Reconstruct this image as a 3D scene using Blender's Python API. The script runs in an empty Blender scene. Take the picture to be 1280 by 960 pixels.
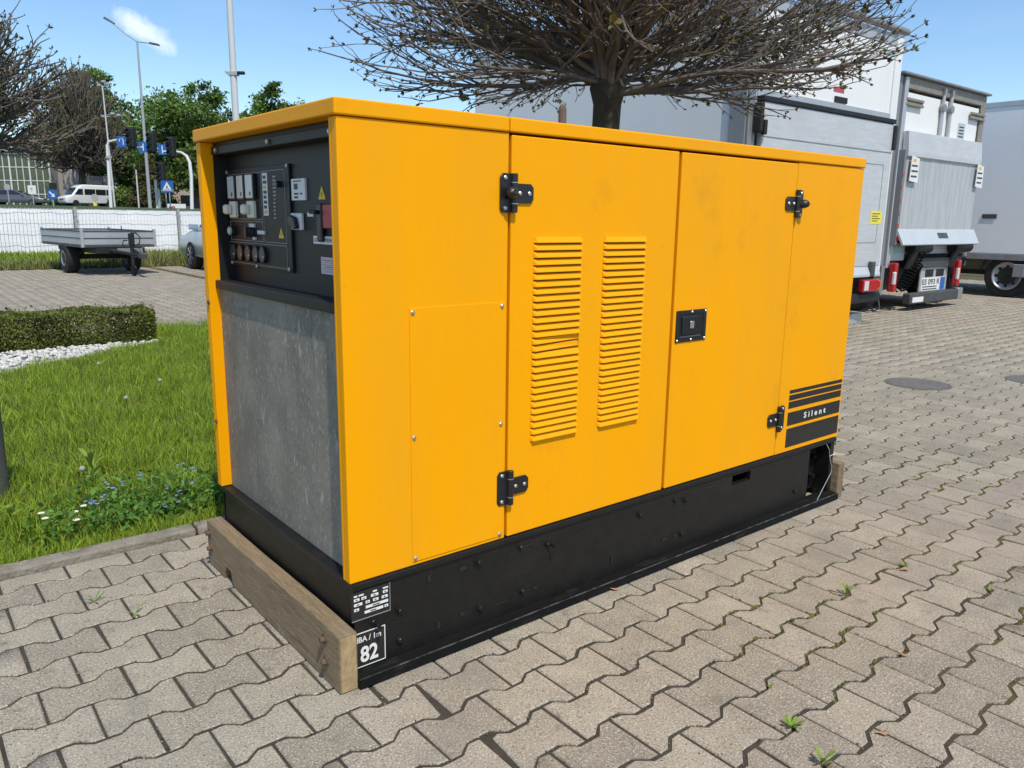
import bpy, bmesh, math, random
import numpy as np
from mathutils import Vector, Matrix
random.seed(7); rng = np.random.default_rng(7)
sc = bpy.context.scene
COL = sc.collection
R = math.radians

# ------------------------------------------------------------ camera, sky, sun
CAM = Vector((-0.867, -1.7174, 1.215))
FPX = 982.3
PITCH, ROLL, YAW = 0.20646, 0.014027, 0.887975
FW = Vector((math.cos(YAW)*math.cos(PITCH), math.sin(YAW)*math.cos(PITCH), -math.sin(PITCH)))
_r = FW.cross(Vector((0, 0, 1))).normalized(); _u = _r.cross(FW)
RT = _r*math.cos(ROLL) + _u*math.sin(ROLL); UP = -_r*math.sin(ROLL) + _u*math.cos(ROLL)
cd = bpy.data.cameras.new('camera'); cam = bpy.data.objects.new('camera', cd); COL.objects.link(cam)
cd.sensor_width = 36; cd.lens = FPX/1280*36; cd.clip_start = 0.05; cd.clip_end = 3000
m = Matrix((RT, UP, -FW)).transposed().to_4x4(); m.translation = CAM; cam.matrix_world = m
sc.camera = cam

SUN_DIR = Vector((-0.14, -0.51, 0.85)).normalized()      # towards the sun
w = bpy.data.worlds.new('World'); sc.world = w; w.use_nodes = True
nt = w.node_tree; N = nt.nodes; Lk = nt.links
bg = N['Background']; bg.inputs['Strength'].default_value = 0.145
sky = N.new('ShaderNodeTexSky'); sky.sky_type = 'NISHITA'; sky.sun_disc = False
sky.sun_elevation = math.asin(SUN_DIR.z); sky.sun_rotation = math.atan2(SUN_DIR.x, SUN_DIR.y)
sky.air_density = 1.0; sky.dust_density = 0.4; sky.ozone_density = 2.2; sky.altitude = 100
tc = N.new('ShaderNodeTexCoord')
def cloud_dir(u, v): return (RT*((u-640)/FPX) + UP*((480-v)/FPX) + FW).normalized()
cdir = cloud_dir(182, 40)
cx = cloud_dir(210, 62)-cloud_dir(150, 18); cx.normalize(); cy = cdir.cross(cx).normalized()
def dotn(vec):
    d = N.new('ShaderNodeVectorMath'); d.operation = 'DOT_PRODUCT'; d.inputs[1].default_value = vec
    Lk.new(tc.outputs['Generated'], d.inputs[0]); return d.outputs['Value']
def mth(op, a, b=None, clamp=False):
    n = N.new('ShaderNodeMath'); n.operation = op; n.use_clamp = clamp
    for i, x in enumerate((a, b)):
        if x is None: continue
        if isinstance(x, (int, float)): n.inputs[i].default_value = x
        else: Lk.new(x, n.inputs[i])
    return n.outputs[0]
nz = N.new('ShaderNodeTexNoise'); nz.inputs['Scale'].default_value = 34; nz.inputs['Detail'].default_value = 7; nz.inputs['Roughness'].default_value = .62
Lk.new(tc.outputs['Generated'], nz.inputs['Vector'])
ex = mth('DIVIDE', dotn(cx), 0.036); ey = mth('DIVIDE', dotn(cy), 0.0135)
rr = mth('SQRT', mth('ADD', mth('MULTIPLY', ex, ex), mth('MULTIPLY', ey, ey)))
front = mth('GREATER_THAN', dotn(cdir), 0.8)
cl = mth('MULTIPLY', mth('MULTIPLY', mth('SUBTRACT', mth('ADD', 0.15, mth('MULTIPLY', nz.outputs['Fac'], 1.75)), rr), 1.5, True), front)
nz2 = N.new('ShaderNodeTexNoise'); nz2.inputs['Scale'].default_value = 3.0; nz2.inputs['Detail'].default_value = 6
mp = N.new('ShaderNodeMapping'); mp.inputs['Scale'].default_value = (1, 1, 3.5)
Lk.new(tc.outputs['Generated'], mp.inputs['Vector']); Lk.new(mp.outputs['Vector'], nz2.inputs['Vector'])
wisp = mth('MULTIPLY', mth('SUBTRACT', nz2.outputs['Fac'], 0.48, True), 0.25, True)
allc = mth('MAXIMUM', mth('MULTIPLY', cl, 0.68), wisp)
mx = N.new('ShaderNodeMixRGB'); mx.inputs['Color2'].default_value = (6.6, 7.0, 7.4, 1)
Lk.new(allc, mx.inputs['Fac']); hsv = N.new('ShaderNodeHueSaturation'); hsv.inputs['Saturation'].default_value = 1.14; Lk.new(sky.outputs['Color'], hsv.inputs['Color']); Lk.new(hsv.outputs['Color'], mx.inputs['Color1']); Lk.new(mx.outputs['Color'], bg.inputs['Color'])

sl = bpy.data.lights.new('sun', 'SUN'); sl.energy = 3.5; sl.angle = R(0.9); sl.color = (1, .935, .80)
so = bpy.data.objects.new('sun', sl); COL.objects.link(so); so.location = (0, -10, 20)
so.rotation_euler = (-SUN_DIR).to_track_quat('-Z', 'Y').to_euler()
sc.view_settings.view_transform = 'Standard'; sc.view_settings.look = 'None'
sc.view_settings.exposure = 0.27; sc.view_settings.gamma = 1
sc.cycles.max_bounces = 6; sc.cycles.transparent_max_bounces = 8

# ------------------------------------------------------------ helpers
def G(u, v, z=0.0):                       # point of the ground seen at a spot of the photograph
    d = RT*((u-640)/FPX) + UP*((480-v)/FPX) + FW
    return CAM + d*((z-CAM.z)/d.z)
def D(u, v, depth):
    return CAM + (RT*((u-640)/FPX) + UP*((480-v)/FPX) + FW)*depth

MATS = {}
def mat(name, col, rough=.6, metal=0.0, var=0.0, vscale=6.0, bump=0.0, bscale=60.0, spec=.5, col2=None, stretch=(1,1,1),
        tone=0.0, rnd=0.0, world=False, thr=None, detail=5, coat=0.0):
    """principled material: base colour with noise towards col2, optional per-piece tone, fine bump"""
    if name in MATS: return MATS[name]
    mt = bpy.data.materials.new(name); mt.use_nodes = True; MATS[name] = mt
    n = mt.node_tree.nodes; l = mt.node_tree.links; b = n['Principled BSDF']
    b.inputs['Base Color'].default_value = (*col, 1); b.inputs['Roughness'].default_value = rough; b.inputs['Metallic'].default_value = metal
    b.inputs['Specular IOR Level'].default_value = spec
    if coat: b.inputs['Coat Weight'].default_value = coat; b.inputs['Coat Roughness'].default_value = .15
    if world: src = n.new('ShaderNodeNewGeometry').outputs['Position']
    else: src = n.new('ShaderNodeTexCoord').outputs['Object']
    mpn = n.new('ShaderNodeMapping'); mpn.inputs['Scale'].default_value = stretch; l.new(src, mpn.inputs['Vector']); src = mpn.outputs['Vector']
    out = None
    if var > 0:
        t = n.new('ShaderNodeTexNoise'); t.inputs['Scale'].default_value = vscale; t.inputs['Detail'].default_value = detail; t.inputs['Roughness'].default_value = .6
        l.new(src, t.inputs['Vector'])
        cr = n.new('ShaderNodeMapRange'); lo, hi = thr if thr else (.3, .7)
        cr.inputs['From Min'].default_value = lo; cr.inputs['From Max'].default_value = hi
        l.new(t.outputs['Fac'], cr.inputs['Value'])
        mix = n.new('ShaderNodeMixRGB'); c2 = col2 if col2 else tuple(c*(1-var) for c in col)
        mix.inputs['Color1'].default_value = (*col, 1); mix.inputs['Color2'].default_value = (*c2, 1)
        if col2:
            mm = n.new('ShaderNodeMath'); mm.operation = 'MULTIPLY'; mm.inputs[1].default_value = var
            l.new(cr.outputs['Result'], mm.inputs[0]); l.new(mm.outputs[0], mix.inputs['Fac'])
        else: l.new(cr.outputs['Result'], mix.inputs['Fac'])
        out = mix.outputs['Color']
    if tone or rnd:
        if tone: a = n.new('ShaderNodeAttribute'); a.attribute_name = 'tone'; s = a.outputs['Fac']; amt = tone
        else: s = n.new('ShaderNodeObjectInfo').outputs['Random']; amt = rnd
        mr = n.new('ShaderNodeMapRange'); mr.inputs['To Min'].default_value = 1-amt; mr.inputs['To Max'].default_value = 1+amt
        l.new(s, mr.inputs['Value'])
        hs = n.new('ShaderNodeVectorMath'); hs.operation = 'SCALE'; l.new(mr.outputs['Result'], hs.inputs['Scale'])
        if out: l.new(out, hs.inputs[0])
        else: hs.inputs[0].default_value = col
        out = hs.outputs['Vector']
    if out: l.new(out, b.inputs['Base Color'])
    if bump > 0:
        t = n.new('ShaderNodeTexNoise'); t.inputs['Scale'].default_value = bscale; t.inputs['Detail'].default_value = 4
        l.new(src, t.inputs['Vector'])
        bp = n.new('ShaderNodeBump'); bp.inputs['Strength'].default_value = min(1, bump); bp.inputs['Distance'].default_value = .01
        l.new(t.outputs['Fac'], bp.inputs['Height']); l.new(bp.outputs['Normal'], b.inputs['Normal'])
    return mt

def overlay(mt, col, scale, lo, hi, amt, stretch=(1,1,1), world=False, rough=None):
    """a second layer of noise-shaped stains laid over a material's colour"""
    n = mt.node_tree.nodes; l = mt.node_tree.links; b = n['Principled BSDF']
    src = n.new('ShaderNodeNewGeometry').outputs['Position'] if world else n.new('ShaderNodeTexCoord').outputs['Object']
    mpn = n.new('ShaderNodeMapping'); mpn.inputs['Scale'].default_value = stretch; mpn.inputs['Location'].default_value = (3.1, 1.7, 5.3)
    l.new(src, mpn.inputs['Vector'])
    t = n.new('ShaderNodeTexNoise'); t.inputs['Scale'].default_value = scale; t.inputs['Detail'].default_value = 8; t.inputs['Roughness'].default_value = .65
    l.new(mpn.outputs['Vector'], t.inputs['Vector'])
    cr = n.new('ShaderNodeMapRange'); cr.inputs['From Min'].default_value = lo; cr.inputs['From Max'].default_value = hi; cr.inputs['To Max'].default_value = amt
    l.new(t.outputs['Fac'], cr.inputs['Value'])
    mix = n.new('ShaderNodeMixRGB'); mix.inputs['Color2'].default_value = (*col, 1); l.new(cr.outputs['Result'], mix.inputs['Fac'])
    s = b.inputs['Base Color']
    if s.is_linked: l.new(s.links[0].from_socket, mix.inputs['Color1'])
    else: mix.inputs['Color1'].default_value = s.default_value
    l.new(mix.outputs['Color'], s)
    if rough is not None:
        mr = n.new('ShaderNodeMapRange'); mr.inputs['To Min'].default_value = b.inputs['Roughness'].default_value; mr.inputs['To Max'].default_value = rough
        l.new(cr.outputs['Result'], mr.inputs['Value']); l.new(mr.outputs['Result'], b.inputs['Roughness'])
    return mt

class MB:
    def __init__(s): s.v = []; s.f = []; s.m = []
    def add(s, vs, fs, mi=0):
        o = len(s.v); s.v += [tuple(p) for p in vs]; s.f += [[i+o for i in f] for f in fs]; s.m += [mi]*len(fs); return s
    def box(s, x0, x1, y0, y1, z0, z1, mi=0):
        vs = [(x0,y0,z0),(x1,y0,z0),(x1,y1,z0),(x0,y1,z0),(x0,y0,z1),(x1,y0,z1),(x1,y1,z1),(x0,y1,z1)]
        return s.add(vs, [(3,2,1,0),(4,5,6,7),(0,1,5,4),(1,2,6,5),(2,3,7,6),(3,0,4,7)], mi)
    def prism(s, poly, axis, a, b, mi=0):
        """poly of 2D points extruded along axis from a to b"""
        def P(p, t):
            return {'x': (t, p[0], p[1]), 'y': (p[0], t, p[1]), 'z': (p[0], p[1], t)}[axis]
        n = len(poly); vs = [P(p, a) for p in poly]+[P(p, b) for p in poly]
        fs = [tuple(range(n))[::-1], tuple(range(n, 2*n))]+[(i, (i+1) % n, (i+1) % n+n, i+n) for i in range(n)]
        return s.add(vs, fs, mi)
    def cyl(s, p0, p1, r0, r1=None, n=12, mi=0, cap=True):
        if r1 is None: r1 = r0
        p0 = Vector(p0); p1 = Vector(p1); d = (p1-p0).normalized()
        a = d.orthogonal().normalized(); b = d.cross(a)
        vs = [p0+(a*math.cos(2*math.pi*i/n)+b*math.sin(2*math.pi*i/n))*r0 for i in range(n)]
        vs += [p1+(a*math.cos(2*math.pi*i/n)+b*math.sin(2*math.pi*i/n))*r1 for i in range(n)]
        fs = [(i, (i+1) % n, (i+1) % n+n, i+n) for i in range(n)]
        if cap: fs += [tuple(range(n))[::-1], tuple(range(n, 2*n))]
        return s.add(vs, fs, mi)
    def tube(s, pts, rad, n=6, mi=0, cap=True):
        pts = [Vector(p) for p in pts]; k = len(pts)
        if isinstance(rad, (int, float)): rad = [rad]*k
        vs = []; a = None
        for i, p in enumerate(pts):
            d = (pts[min(i+1, k-1)]-pts[max(i-1, 0)]).normalized()
            if a is None: a = d.orthogonal().normalized()
            else:
                a = a-d*a.dot(d); a = a.normalized() if a.length > 1e-6 else d.orthogonal().normalized()
            b = d.cross(a)
            for j in range(n):
                t = 2*math.pi*j/n; vs.append(p+(a*math.cos(t)+b*math.sin(t))*rad[i])
        fs = [(i*n+j, i*n+(j+1) % n, (i+1)*n+(j+1) % n, (i+1)*n+j) for i in range(k-1) for j in range(n)]
        if cap: fs += [tuple(range(n))[::-1], tuple(range((k-1)*n, k*n))]
        return s.add(vs, fs, mi)
    def lathe(s, c, axis, prof, n=20, mi=0, cap=True):
        """prof: list of (along, radius)"""
        c = Vector(c); ax = Vector(axis).normalized(); a = ax.orthogonal().normalized(); b = ax.cross(a); vs = []; k = len(prof)
        for t, r in prof:
            for j in range(n):
                q = 2*math.pi*j/n; vs.append(c+ax*t+(a*math.cos(q)+b*math.sin(q))*r)
        fs = [(i*n+j, i*n+(j+1) % n, (i+1)*n+(j+1) % n, (i+1)*n+j) for i in range(k-1) for j in range(n)]
        if cap: fs += [tuple(range(n))[::-1], tuple(range((k-1)*n, k*n))]
        return s.add(vs, fs, mi)
    def mesh(s, name, mats, bevel=0, seg=1, smooth=False):
        me = bpy.data.meshes.new(name); me.from_pydata(s.v, [], s.f)
        for mm in (mats if isinstance(mats, (list, tuple)) else [mats]): me.materials.append(mm)
        me.polygons.foreach_set('material_index', s.m)
        bm = bmesh.new(); bm.from_mesh(me)
        bmesh.ops.recalc_face_normals(bm, faces=bm.faces)
        if bevel:
            es = [e for e in bm.edges if len(e.link_faces) == 2 and e.calc_face_angle(0) > R(35)]
            bmesh.ops.bevel(bm, geom=es, offset=bevel, segments=seg, affect='EDGES', profile=.5, clamp_overlap=True)
        if smooth:
            for f in bm.faces: f.smooth = True
            for e in bm.edges:
                if len(e.link_faces) == 2 and e.calc_face_angle(0) > R(40): e.smooth = False
        bm.to_mesh(me); bm.free(); return me
    def build(s, name, mats, parent=None, bevel=0, seg=1, smooth=False, loc=None):
        o = bpy.data.objects.new(name, s.mesh(name, mats, bevel, seg, smooth)); COL.objects.link(o)
        if parent: o.parent = parent
        if loc: o.location = loc
        return o
def tag(o, label=None, cat=None, group=None, kind=None):
    if label: o['label'] = label
    if cat: o['category'] = cat
    if group: o['group'] = group
    if kind: o['kind'] = kind
    return o
def empty(name, loc=(0,0,0), rz=0, label=None, cat=None, group=None):
    o = bpy.data.objects.new(name, None); COL.objects.link(o); o.location = loc; o.rotation_euler = (0, 0, rz); o.empty_display_size = .2
    return tag(o, label, cat, group)
def put(name, me, parent=None, loc=(0,0,0), rot=None):
    o = bpy.data.objects.new(name, me); COL.objects.link(o); o.location = loc
    if rot: o.rotation_euler = rot
    if parent: o.parent = parent
    return o
def np_mesh(name, V, F, mt, tone=None, smooth=False):
    V = np.asarray(V, dtype=np.float32); F = np.asarray(F, dtype=np.int32); k = F.shape[1]
    me = bpy.data.meshes.new(name); me.vertices.add(len(V)); me.vertices.foreach_set('co', V.ravel())
    me.loops.add(F.size); me.loops.foreach_set('vertex_index', F.ravel())
    me.polygons.add(len(F)); me.polygons.foreach_set('loop_start', np.arange(0, F.size, k, dtype=np.int32))
    if tone is not None:
        a = me.attributes.new('tone', 'FLOAT', 'POINT'); a.data.foreach_set('value', np.asarray(tone, dtype=np.float32))
    me.materials.append(mt); me.update(calc_edges=True); me.validate()
    if smooth: me.polygons.foreach_set('use_smooth', [True]*len(F))
    return me
def text(s, size, name, mt, parent, org, xd, yd, width=None, height=None, space=1.0, align='LEFT', bold=0.0):
    """flat lettering standing in the plane of xd, yd at org (local to parent)"""
    cu = bpy.data.curves.new('t', 'FONT'); cu.body = s; cu.size = size; cu.space_character = space; cu.align_x = align; cu.offset = bold
    cu.resolution_u = 3
    t = bpy.data.objects.new('t', cu); COL.objects.link(t)
    me = bpy.data.meshes.new_from_object(t.evaluated_get(bpy.context.evaluated_depsgraph_get()))
    bpy.data.objects.remove(t); bpy.data.curves.remove(cu)
    co = [v.co.copy() for v in me.vertices]
    x0 = min(c.x for c in co); x1 = max(c.x for c in co); y0 = min(c.y for c in co); y1 = max(c.y for c in co)
    sx = width/(x1-x0) if width else 1; sy = height/(y1-y0) if height else 1
    xd = Vector(xd).normalized(); yd = Vector(yd).normalized(); org = Vector(org)
    for v, c in zip(me.vertices, co):
        X = (c.x-x0)*sx if width else c.x
        Y = (c.y-y0)*sy if height else c.y
        v.co = org+xd*X+yd*Y
    me.materials.clear(); me.materials.append(mt); me.name = name
    return put(name, me, parent)

# ------------------------------------------------------------ materials
M_sand = mat('joint_sand', (.062, .052, .038), .95, var=.5, vscale=14, bump=.6, bscale=120, world=True)
overlay(M_sand, (.09, .078, .02), 1.3, .43, .53, .95, world=True)
def moss_only_right(mt):                  # the moss grows in the joints right of the cabinet only
    n = mt.node_tree.nodes; l = mt.node_tree.links; mix = n['Principled BSDF'].inputs['Base Color'].links[0].from_node
    fac = mix.inputs['Fac'].links[0].from_socket; sx = n.new('ShaderNodeSeparateXYZ'); l.new(n.new('ShaderNodeNewGeometry').outputs['Position'], sx.inputs[0])
    mr = n.new('ShaderNodeMapRange'); mr.inputs['From Min'].default_value = .7; mr.inputs['From Max'].default_value = 1.7; l.new(sx.outputs['X'], mr.inputs['Value'])
    mu = n.new('ShaderNodeMath'); mu.operation = 'MULTIPLY'; l.new(fac, mu.inputs[0]); l.new(mr.outputs['Result'], mu.inputs[1]); l.new(mu.outputs[0], mix.inputs['Fac'])
moss_only_right(M_sand)
M_moss = mat('moss_cushion', (.10, .095, .02), .95, tone=.5, bump=.4, bscale=300)
M_grit = mat('loose_grit', (.17, .145, .11), .95, tone=.8)
def paver_mat(name, **k):
    mt = mat(name, (.345, .304, .238), .92, var=.26, vscale=9, col2=None, bump=.45, bscale=260, world=True, detail=8, spec=.2, **k)
    overlay(mt, (.62, .565, .47), 190, .53, .62, .75, world=True)
    overlay(mt, (.09, .078, .06), 150, .54, .63, .75, world=True)
    overlay(mt, (.33, .265, .225), .6, .52, .66, .5, world=True)
    overlay(mt, (.19, .178, .15), 2.3, .54, .70, .5, world=True)
    overlay(mt, (.12, .10, .075), 13, .60, .72, .6, world=True)
    overlay(mt, (.40, .37, .32), 31, .60, .72, .5, world=True)
    return mt
M_pav1 = paver_mat('paver_single', rnd=.17)
M_pavN = paver_mat('paver_field', tone=.17)
M_far = mat('far_paving', (.30, .28, .25), .95, var=.25, vscale=3, bump=.4, bscale=14, world=True)
M_curb = mat('kerb_concrete', (.29, .26, .215), .92, var=.35, vscale=14, bump=.7, bscale=70)
overlay(M_curb, (.10, .10, .05), 9, .52, .68, .7)
M_soil = mat('soil', (.055, .06, .02), 1, var=.4, vscale=8, bump=.5, bscale=40, world=True)
M_field = mat('rough_field', (.055, .085, .022), 1, var=.4, vscale=.3, bump=.5, bscale=5, world=True)
M_road = mat('asphalt', (.06, .06, .062), .9, var=.2, vscale=1, world=True)

M_yel = mat('yellow_paint', (.90, .372, .0004), .46, var=.05, vscale=1.6, bump=.04, bscale=9, spec=.12)
overlay(M_yel, (.45, .21, .02), 3.2, .62, .84, .5)
overlay(M_yel, (.22, .12, .03), 24, .68, .80, .5)
overlay(M_yel, (.70, .33, .02), 1.1, .45, .75, .5, stretch=(2.5, 1, .5))
M_slit = mat('slit_shade_brown', (.17, .06, .005), .8)
M_blk = mat('black_frame_paint', (.012, .0118, .011), .42, var=.4, vscale=16, bump=.2, bscale=150, spec=.35)
overlay(M_blk, (.05, .045, .04), 4, .60, .80, .4, stretch=(.5, 1, 1.6))
M_edge = mat('pale_edge', (.085, .085, .08), .8, var=.85, vscale=18, stretch=(1, .2, .2), thr=(.42, .56))
M_flange = mat('flange_paint', (.0105, .0105, .010), .7, var=.5, vscale=5, stretch=(.4, 3, 3), bump=.12, bscale=120, spec=.12)
overlay(M_flange, (.075, .07, .06), 3, .58, .78, .5, stretch=(1, 4, 4))
M_blk2 = mat('black_panel', (.0135, .0137, .0145), .5, var=.2, vscale=8, spec=.4)
overlay(M_blk2, (.05, .045, .04), 5, .62, .85, .5)
M_hinge = mat('black_hinge', (.014, .0145, .017), .38, bump=.05, bscale=300, var=.3, vscale=40)
M_screw = mat('zinc_screw', (.55, .55, .52), .35, .8, var=.2, vscale=90)
M_stripe = mat('stripe_foil', (.022, .021, .02), .45, var=.4, vscale=14)
M_white = mat('white_print', (.78, .78, .76), .5, var=.1, vscale=30)
M_galv = mat('galvanised_sheet', (.295, .268, .215), .66, .0, var=.4, vscale=5, bump=.05, bscale=60, detail=9, spec=.3)
overlay(M_galv, (.52, .50, .45), 120, .55, .66, .6, stretch=(1, 1, .5))
overlay(M_galv, (.10, .10, .095), 80, .56, .67, .65, stretch=(1, 1, .6))
overlay(M_galv, (.14, .13, .11), 3.0, .48, .66, .65, stretch=(1, 1.3, .8))
overlay(M_galv, (.56, .56, .54), 20, .62, .72, .7, stretch=(1, 1, .35))
overlay(M_galv, (.60, .62, .64), 6, .66, .76, .7, stretch=(1, 3.6, .25))
overlay(M_galv, (.06, .055, .05), 6, .64, .74, .7, stretch=(1, 3.0, .3))
M_wood = mat('weathered_timber', (.31, .225, .13), .88, var=.42, vscale=7, stretch=(14, 1.2, 14), bump=.7, bscale=26, detail=9)
overlay(M_wood, (.085, .06, .035), 5, .55, .72, .65, stretch=(6, 1, 6))
overlay(M_wood, (.42, .40, .36), 9, .64, .74, .5)
M_wend = mat('timber_end_grain', (.42, .30, .15), .9, var=.4, vscale=22, stretch=(1, 1, .4), bump=.6, bscale=80)
M_rust = mat('rusty_bolt', (.20, .13, .085), .7, .4, var=.5, vscale=60)
M_exh = mat('sooty_pipe', (.13, .10, .08), .8, var=.5, vscale=30)
M_cream = mat('cream_plastic', (.74, .71, .58), .4)
M_face = mat('meter_face', (.60, .63, .63), .25, var=.1, vscale=30)
M_gface = mat('gauge_face', (.055, .058, .062), .3, var=.4, vscale=50)
M_red = mat('red_plate', (.40, .022, .03), .4)
M_signy = mat('warning_yellow', (.80, .55, .03), .5)
M_pink = mat('notice_paper', (.62, .55, .57), .6, var=.15, vscale=40)
M_green = mat('green_button', (.30, .55, .45), .25)
M_line = mat('panel_line', (.30, .30, .30), .5)
M_orange = mat('orange_print', (.75, .42, .05), .5)
M_rubber = mat('tyre_rubber', (.018, .018, .018), .85, var=.4, vscale=12, bump=.4, bscale=40)
M_rim = mat('steel_rim', (.42, .43, .44), .4, .7, var=.2, vscale=8)
M_chas = mat('chassis_black', (.013, .013, .013), .6, var=.5, vscale=6, bump=.2, bscale=30)
M_coil = mat('cable_rubber', (.008, .008, .008), .9, spec=.1)
M_chas2 = mat('chassis_grey', (.07, .072, .075), .55, var=.4, vscale=9)
M_brown = mat('frame_rail', (.09, .075, .04), .7, var=.3, vscale=6)
M_box = mat('white_box_panel', (.78, .79, .79), .5, var=.05, vscale=1.3, bump=.03, bscale=30)
overlay(M_box, (.62, .62, .60), 1.2, .52, .75, .4, stretch=(1, 1, .3))
M_wht = mat('white_door_panel', (.80, .80, .79), .45, var=.04, vscale=2)
overlay(M_wht, (.62, .61, .57), 1.6, .58, .8, .35, stretch=(1, 1, .3))
M_alu = mat('aluminium', (.50, .515, .53), .45, .45, var=.12, vscale=3, stretch=(1, 1, .2), bump=.05, bscale=80)
M_alud = mat('aluminium_dull', (.30, .31, .32), .5, .35, var=.25, vscale=5, stretch=(1, 1, .3))
M_brush = mat('brushed_platform', (.60, .615, .63), .5, .2, var=.16, vscale=5, stretch=(1, 1, 9), bump=.08, bscale=60)
overlay(M_brush, (.48, .49, .50), 1.6, .5, .7, .5)
M_ribs = mat('ribbed_platform', (.54, .56, .575), .5, .2, var=.3, vscale=6, stretch=(5, 1, .25), bump=.05, bscale=60)
overlay(M_ribs, (.74, .77, .79), 7, .58, .74, .6, stretch=(5, 1, .25))
M_lip = mat('pale_lip', (.52, .56, .59), .45, .15, var=.1, vscale=4)
M_tan = mat('weathered_hinge', (.33, .30, .25), .6, .3, var=.3, vscale=12)
M_lampr = mat('red_lamp', (.42, .010, .014), .15, coat=.6)
M_lampw = mat('clear_lamp', (.70, .62, .60), .15, coat=.6)
M_lampo = mat('orange_lamp', (.75, .22, .02), .2, coat=.5)
M_stky = mat('yellow_sticker', (.80, .68, .06), .5)
M_teal = mat('teal_label', (.25, .42, .40), .5)
M_blue = mat('sign_blue', (.02, .12, .42), .5)
M_glass = mat('car_glass', (.015, .018, .022), .06, spec=.8)
M_carg = mat('grey_car_paint', (.115, .12, .135), .3, .5, coat=.7)
M_carb = mat('blue_silver_paint', (.36, .43, .50), .28, .4, coat=.7)
M_van = mat('white_car_paint', (.74, .75, .75), .3, coat=.6)
M_pole = mat('galvanised_pole', (.42, .44, .45), .5, .3, var=.1, vscale=3)
M_polew = mat('white_pole', (.56, .57, .57), .5)
M_sigb = mat('signal_black', (.012, .014, .013), .6)
M_signb = mat('sign_back', (.38, .39, .40), .6, var=.1, vscale=4)
M_tarp = mat('white_tarp', (.86, .86, .86), .6, var=.06, vscale=.9, bump=.5, bscale=3)
M_wire = mat('fence_wire', (.66, .68, .70), .5, .0)
M_bark = mat('grey_bark', (.062, .05, .036), .95, var=.5, vscale=20, stretch=(1, 1, .35), bump=.9, bscale=45)
overlay(M_bark, (.10, .105, .045), 5, .5, .7, .6)
M_twig = mat('twig_bark', (.19, .16, .138), .9, var=.45, vscale=7, bump=.3, bscale=60, tone=.35)
M_bud = mat('opening_buds', (.13, .12, .035), .8, var=.4, vscale=9, tone=.45)
M_trunk = mat('brown_trunk', (.10, .07, .05), .95, var=.4, vscale=3, bump=.6, bscale=8)
def leafmat(name, c, tone=.45):
    mt = mat(name, c, .65, tone=tone, spec=.3)
    n = mt.node_tree.nodes; l = mt.node_tree.links; b = n['Principled BSDF']
    tr = n.new('ShaderNodeBsdfTranslucent'); ms = n.new('ShaderNodeMixShader'); ms.inputs['Fac'].default_value = .28
    s = b.inputs['Base Color']; l.new(s.links[0].from_socket, tr.inputs['Color'])
    o = n['Material Output']; l.new(b.outputs[0], ms.inputs[1]); l.new(tr.outputs[0], ms.inputs[2]); l.new(ms.outputs[0], o.inputs['Surface'])
    return mt
M_grass = leafmat('grass_blades', (.245, .345, .034), .62)
M_dry = leafmat('dry_grass', (.24, .235, .09), .5)
M_hedge = leafmat('hedge_leaves', (.138, .16, .034), .55)
M_leafa = leafmat('leaf_mid_green', (.11, .185, .036), .5)
M_leafb = leafmat('leaf_dark_green', (.072, .135, .032), .5)
M_leafc = leafmat('leaf_yellow_green', (.13, .175, .036), .45)
M_conif = leafmat('conifer_scale', (.12, .105, .035), .45)
M_weed = leafmat('weed_leaf', (.20, .30, .05), .3)
M_patch = leafmat('meadow_leaf', (.10, .22, .035), .4)
M_petal = mat('white_petal', (.80, .80, .78), .6)
M_clock = mat('seed_down', (.36, .38, .34), .95)
M_fblue = mat('blue_petal', (.24, .30, .58), .6)
M_yc = mat('yellow_centre', (.75, .5, .03), .7)
M_peb = mat('white_pebble', (.52, .51, .48), .7, tone=.25)
M_litter = mat('dry_leaf', (.36, .19, .09), .85, var=.3, vscale=40)
M_ironc = mat('cast_iron', (.19, .17, .15), .7, .2, var=.4, vscale=20, bump=.8, bscale=60)
M_boll = mat('bollard_grey', (.085, .088, .09), .45, .2, var=.2, vscale=10)
M_conc = mat('grey_facade', (.36, .35, .35), .85, var=.15, vscale=1)
M_house = mat('pinkish_render', (.48, .36, .27), .9, var=.15, vscale=.8)
M_mull = mat('pale_mullion', (.62, .66, .62), .5)
M_pane = mat('green_glass', (.028, .045, .03), .1, spec=.6, var=.8, vscale=.45, col2=(.13, .15, .10))  # paler noise patches paint reflections into the glass colour

# ------------------------------------------------------------ ground
gd = MB(); gd.box(-600, 600, -400, 700, -.6, -.08); tag(gd.build('ground', M_field), kind='structure')
bk = MB()
prof = [(26.6, -.4), (26.6, 0.02), (30, 1.12), (48, 1.56), (84, 1.9), (130, 2.05), (500, 2.1), (500, -.4)]
bk.prism([(y, z) for y, z in prof], 'x', -500, 500); tag(bk.build('embankment', M_field), kind='structure')
rd = MB(); rd.add([(-400, 85, 1.925), (400, 85, 1.925), (400, 104, 1.99), (-400, 104, 1.99)], [(0, 1, 2, 3)]); tag(rd.build('road', M_road), kind='structure')

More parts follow.
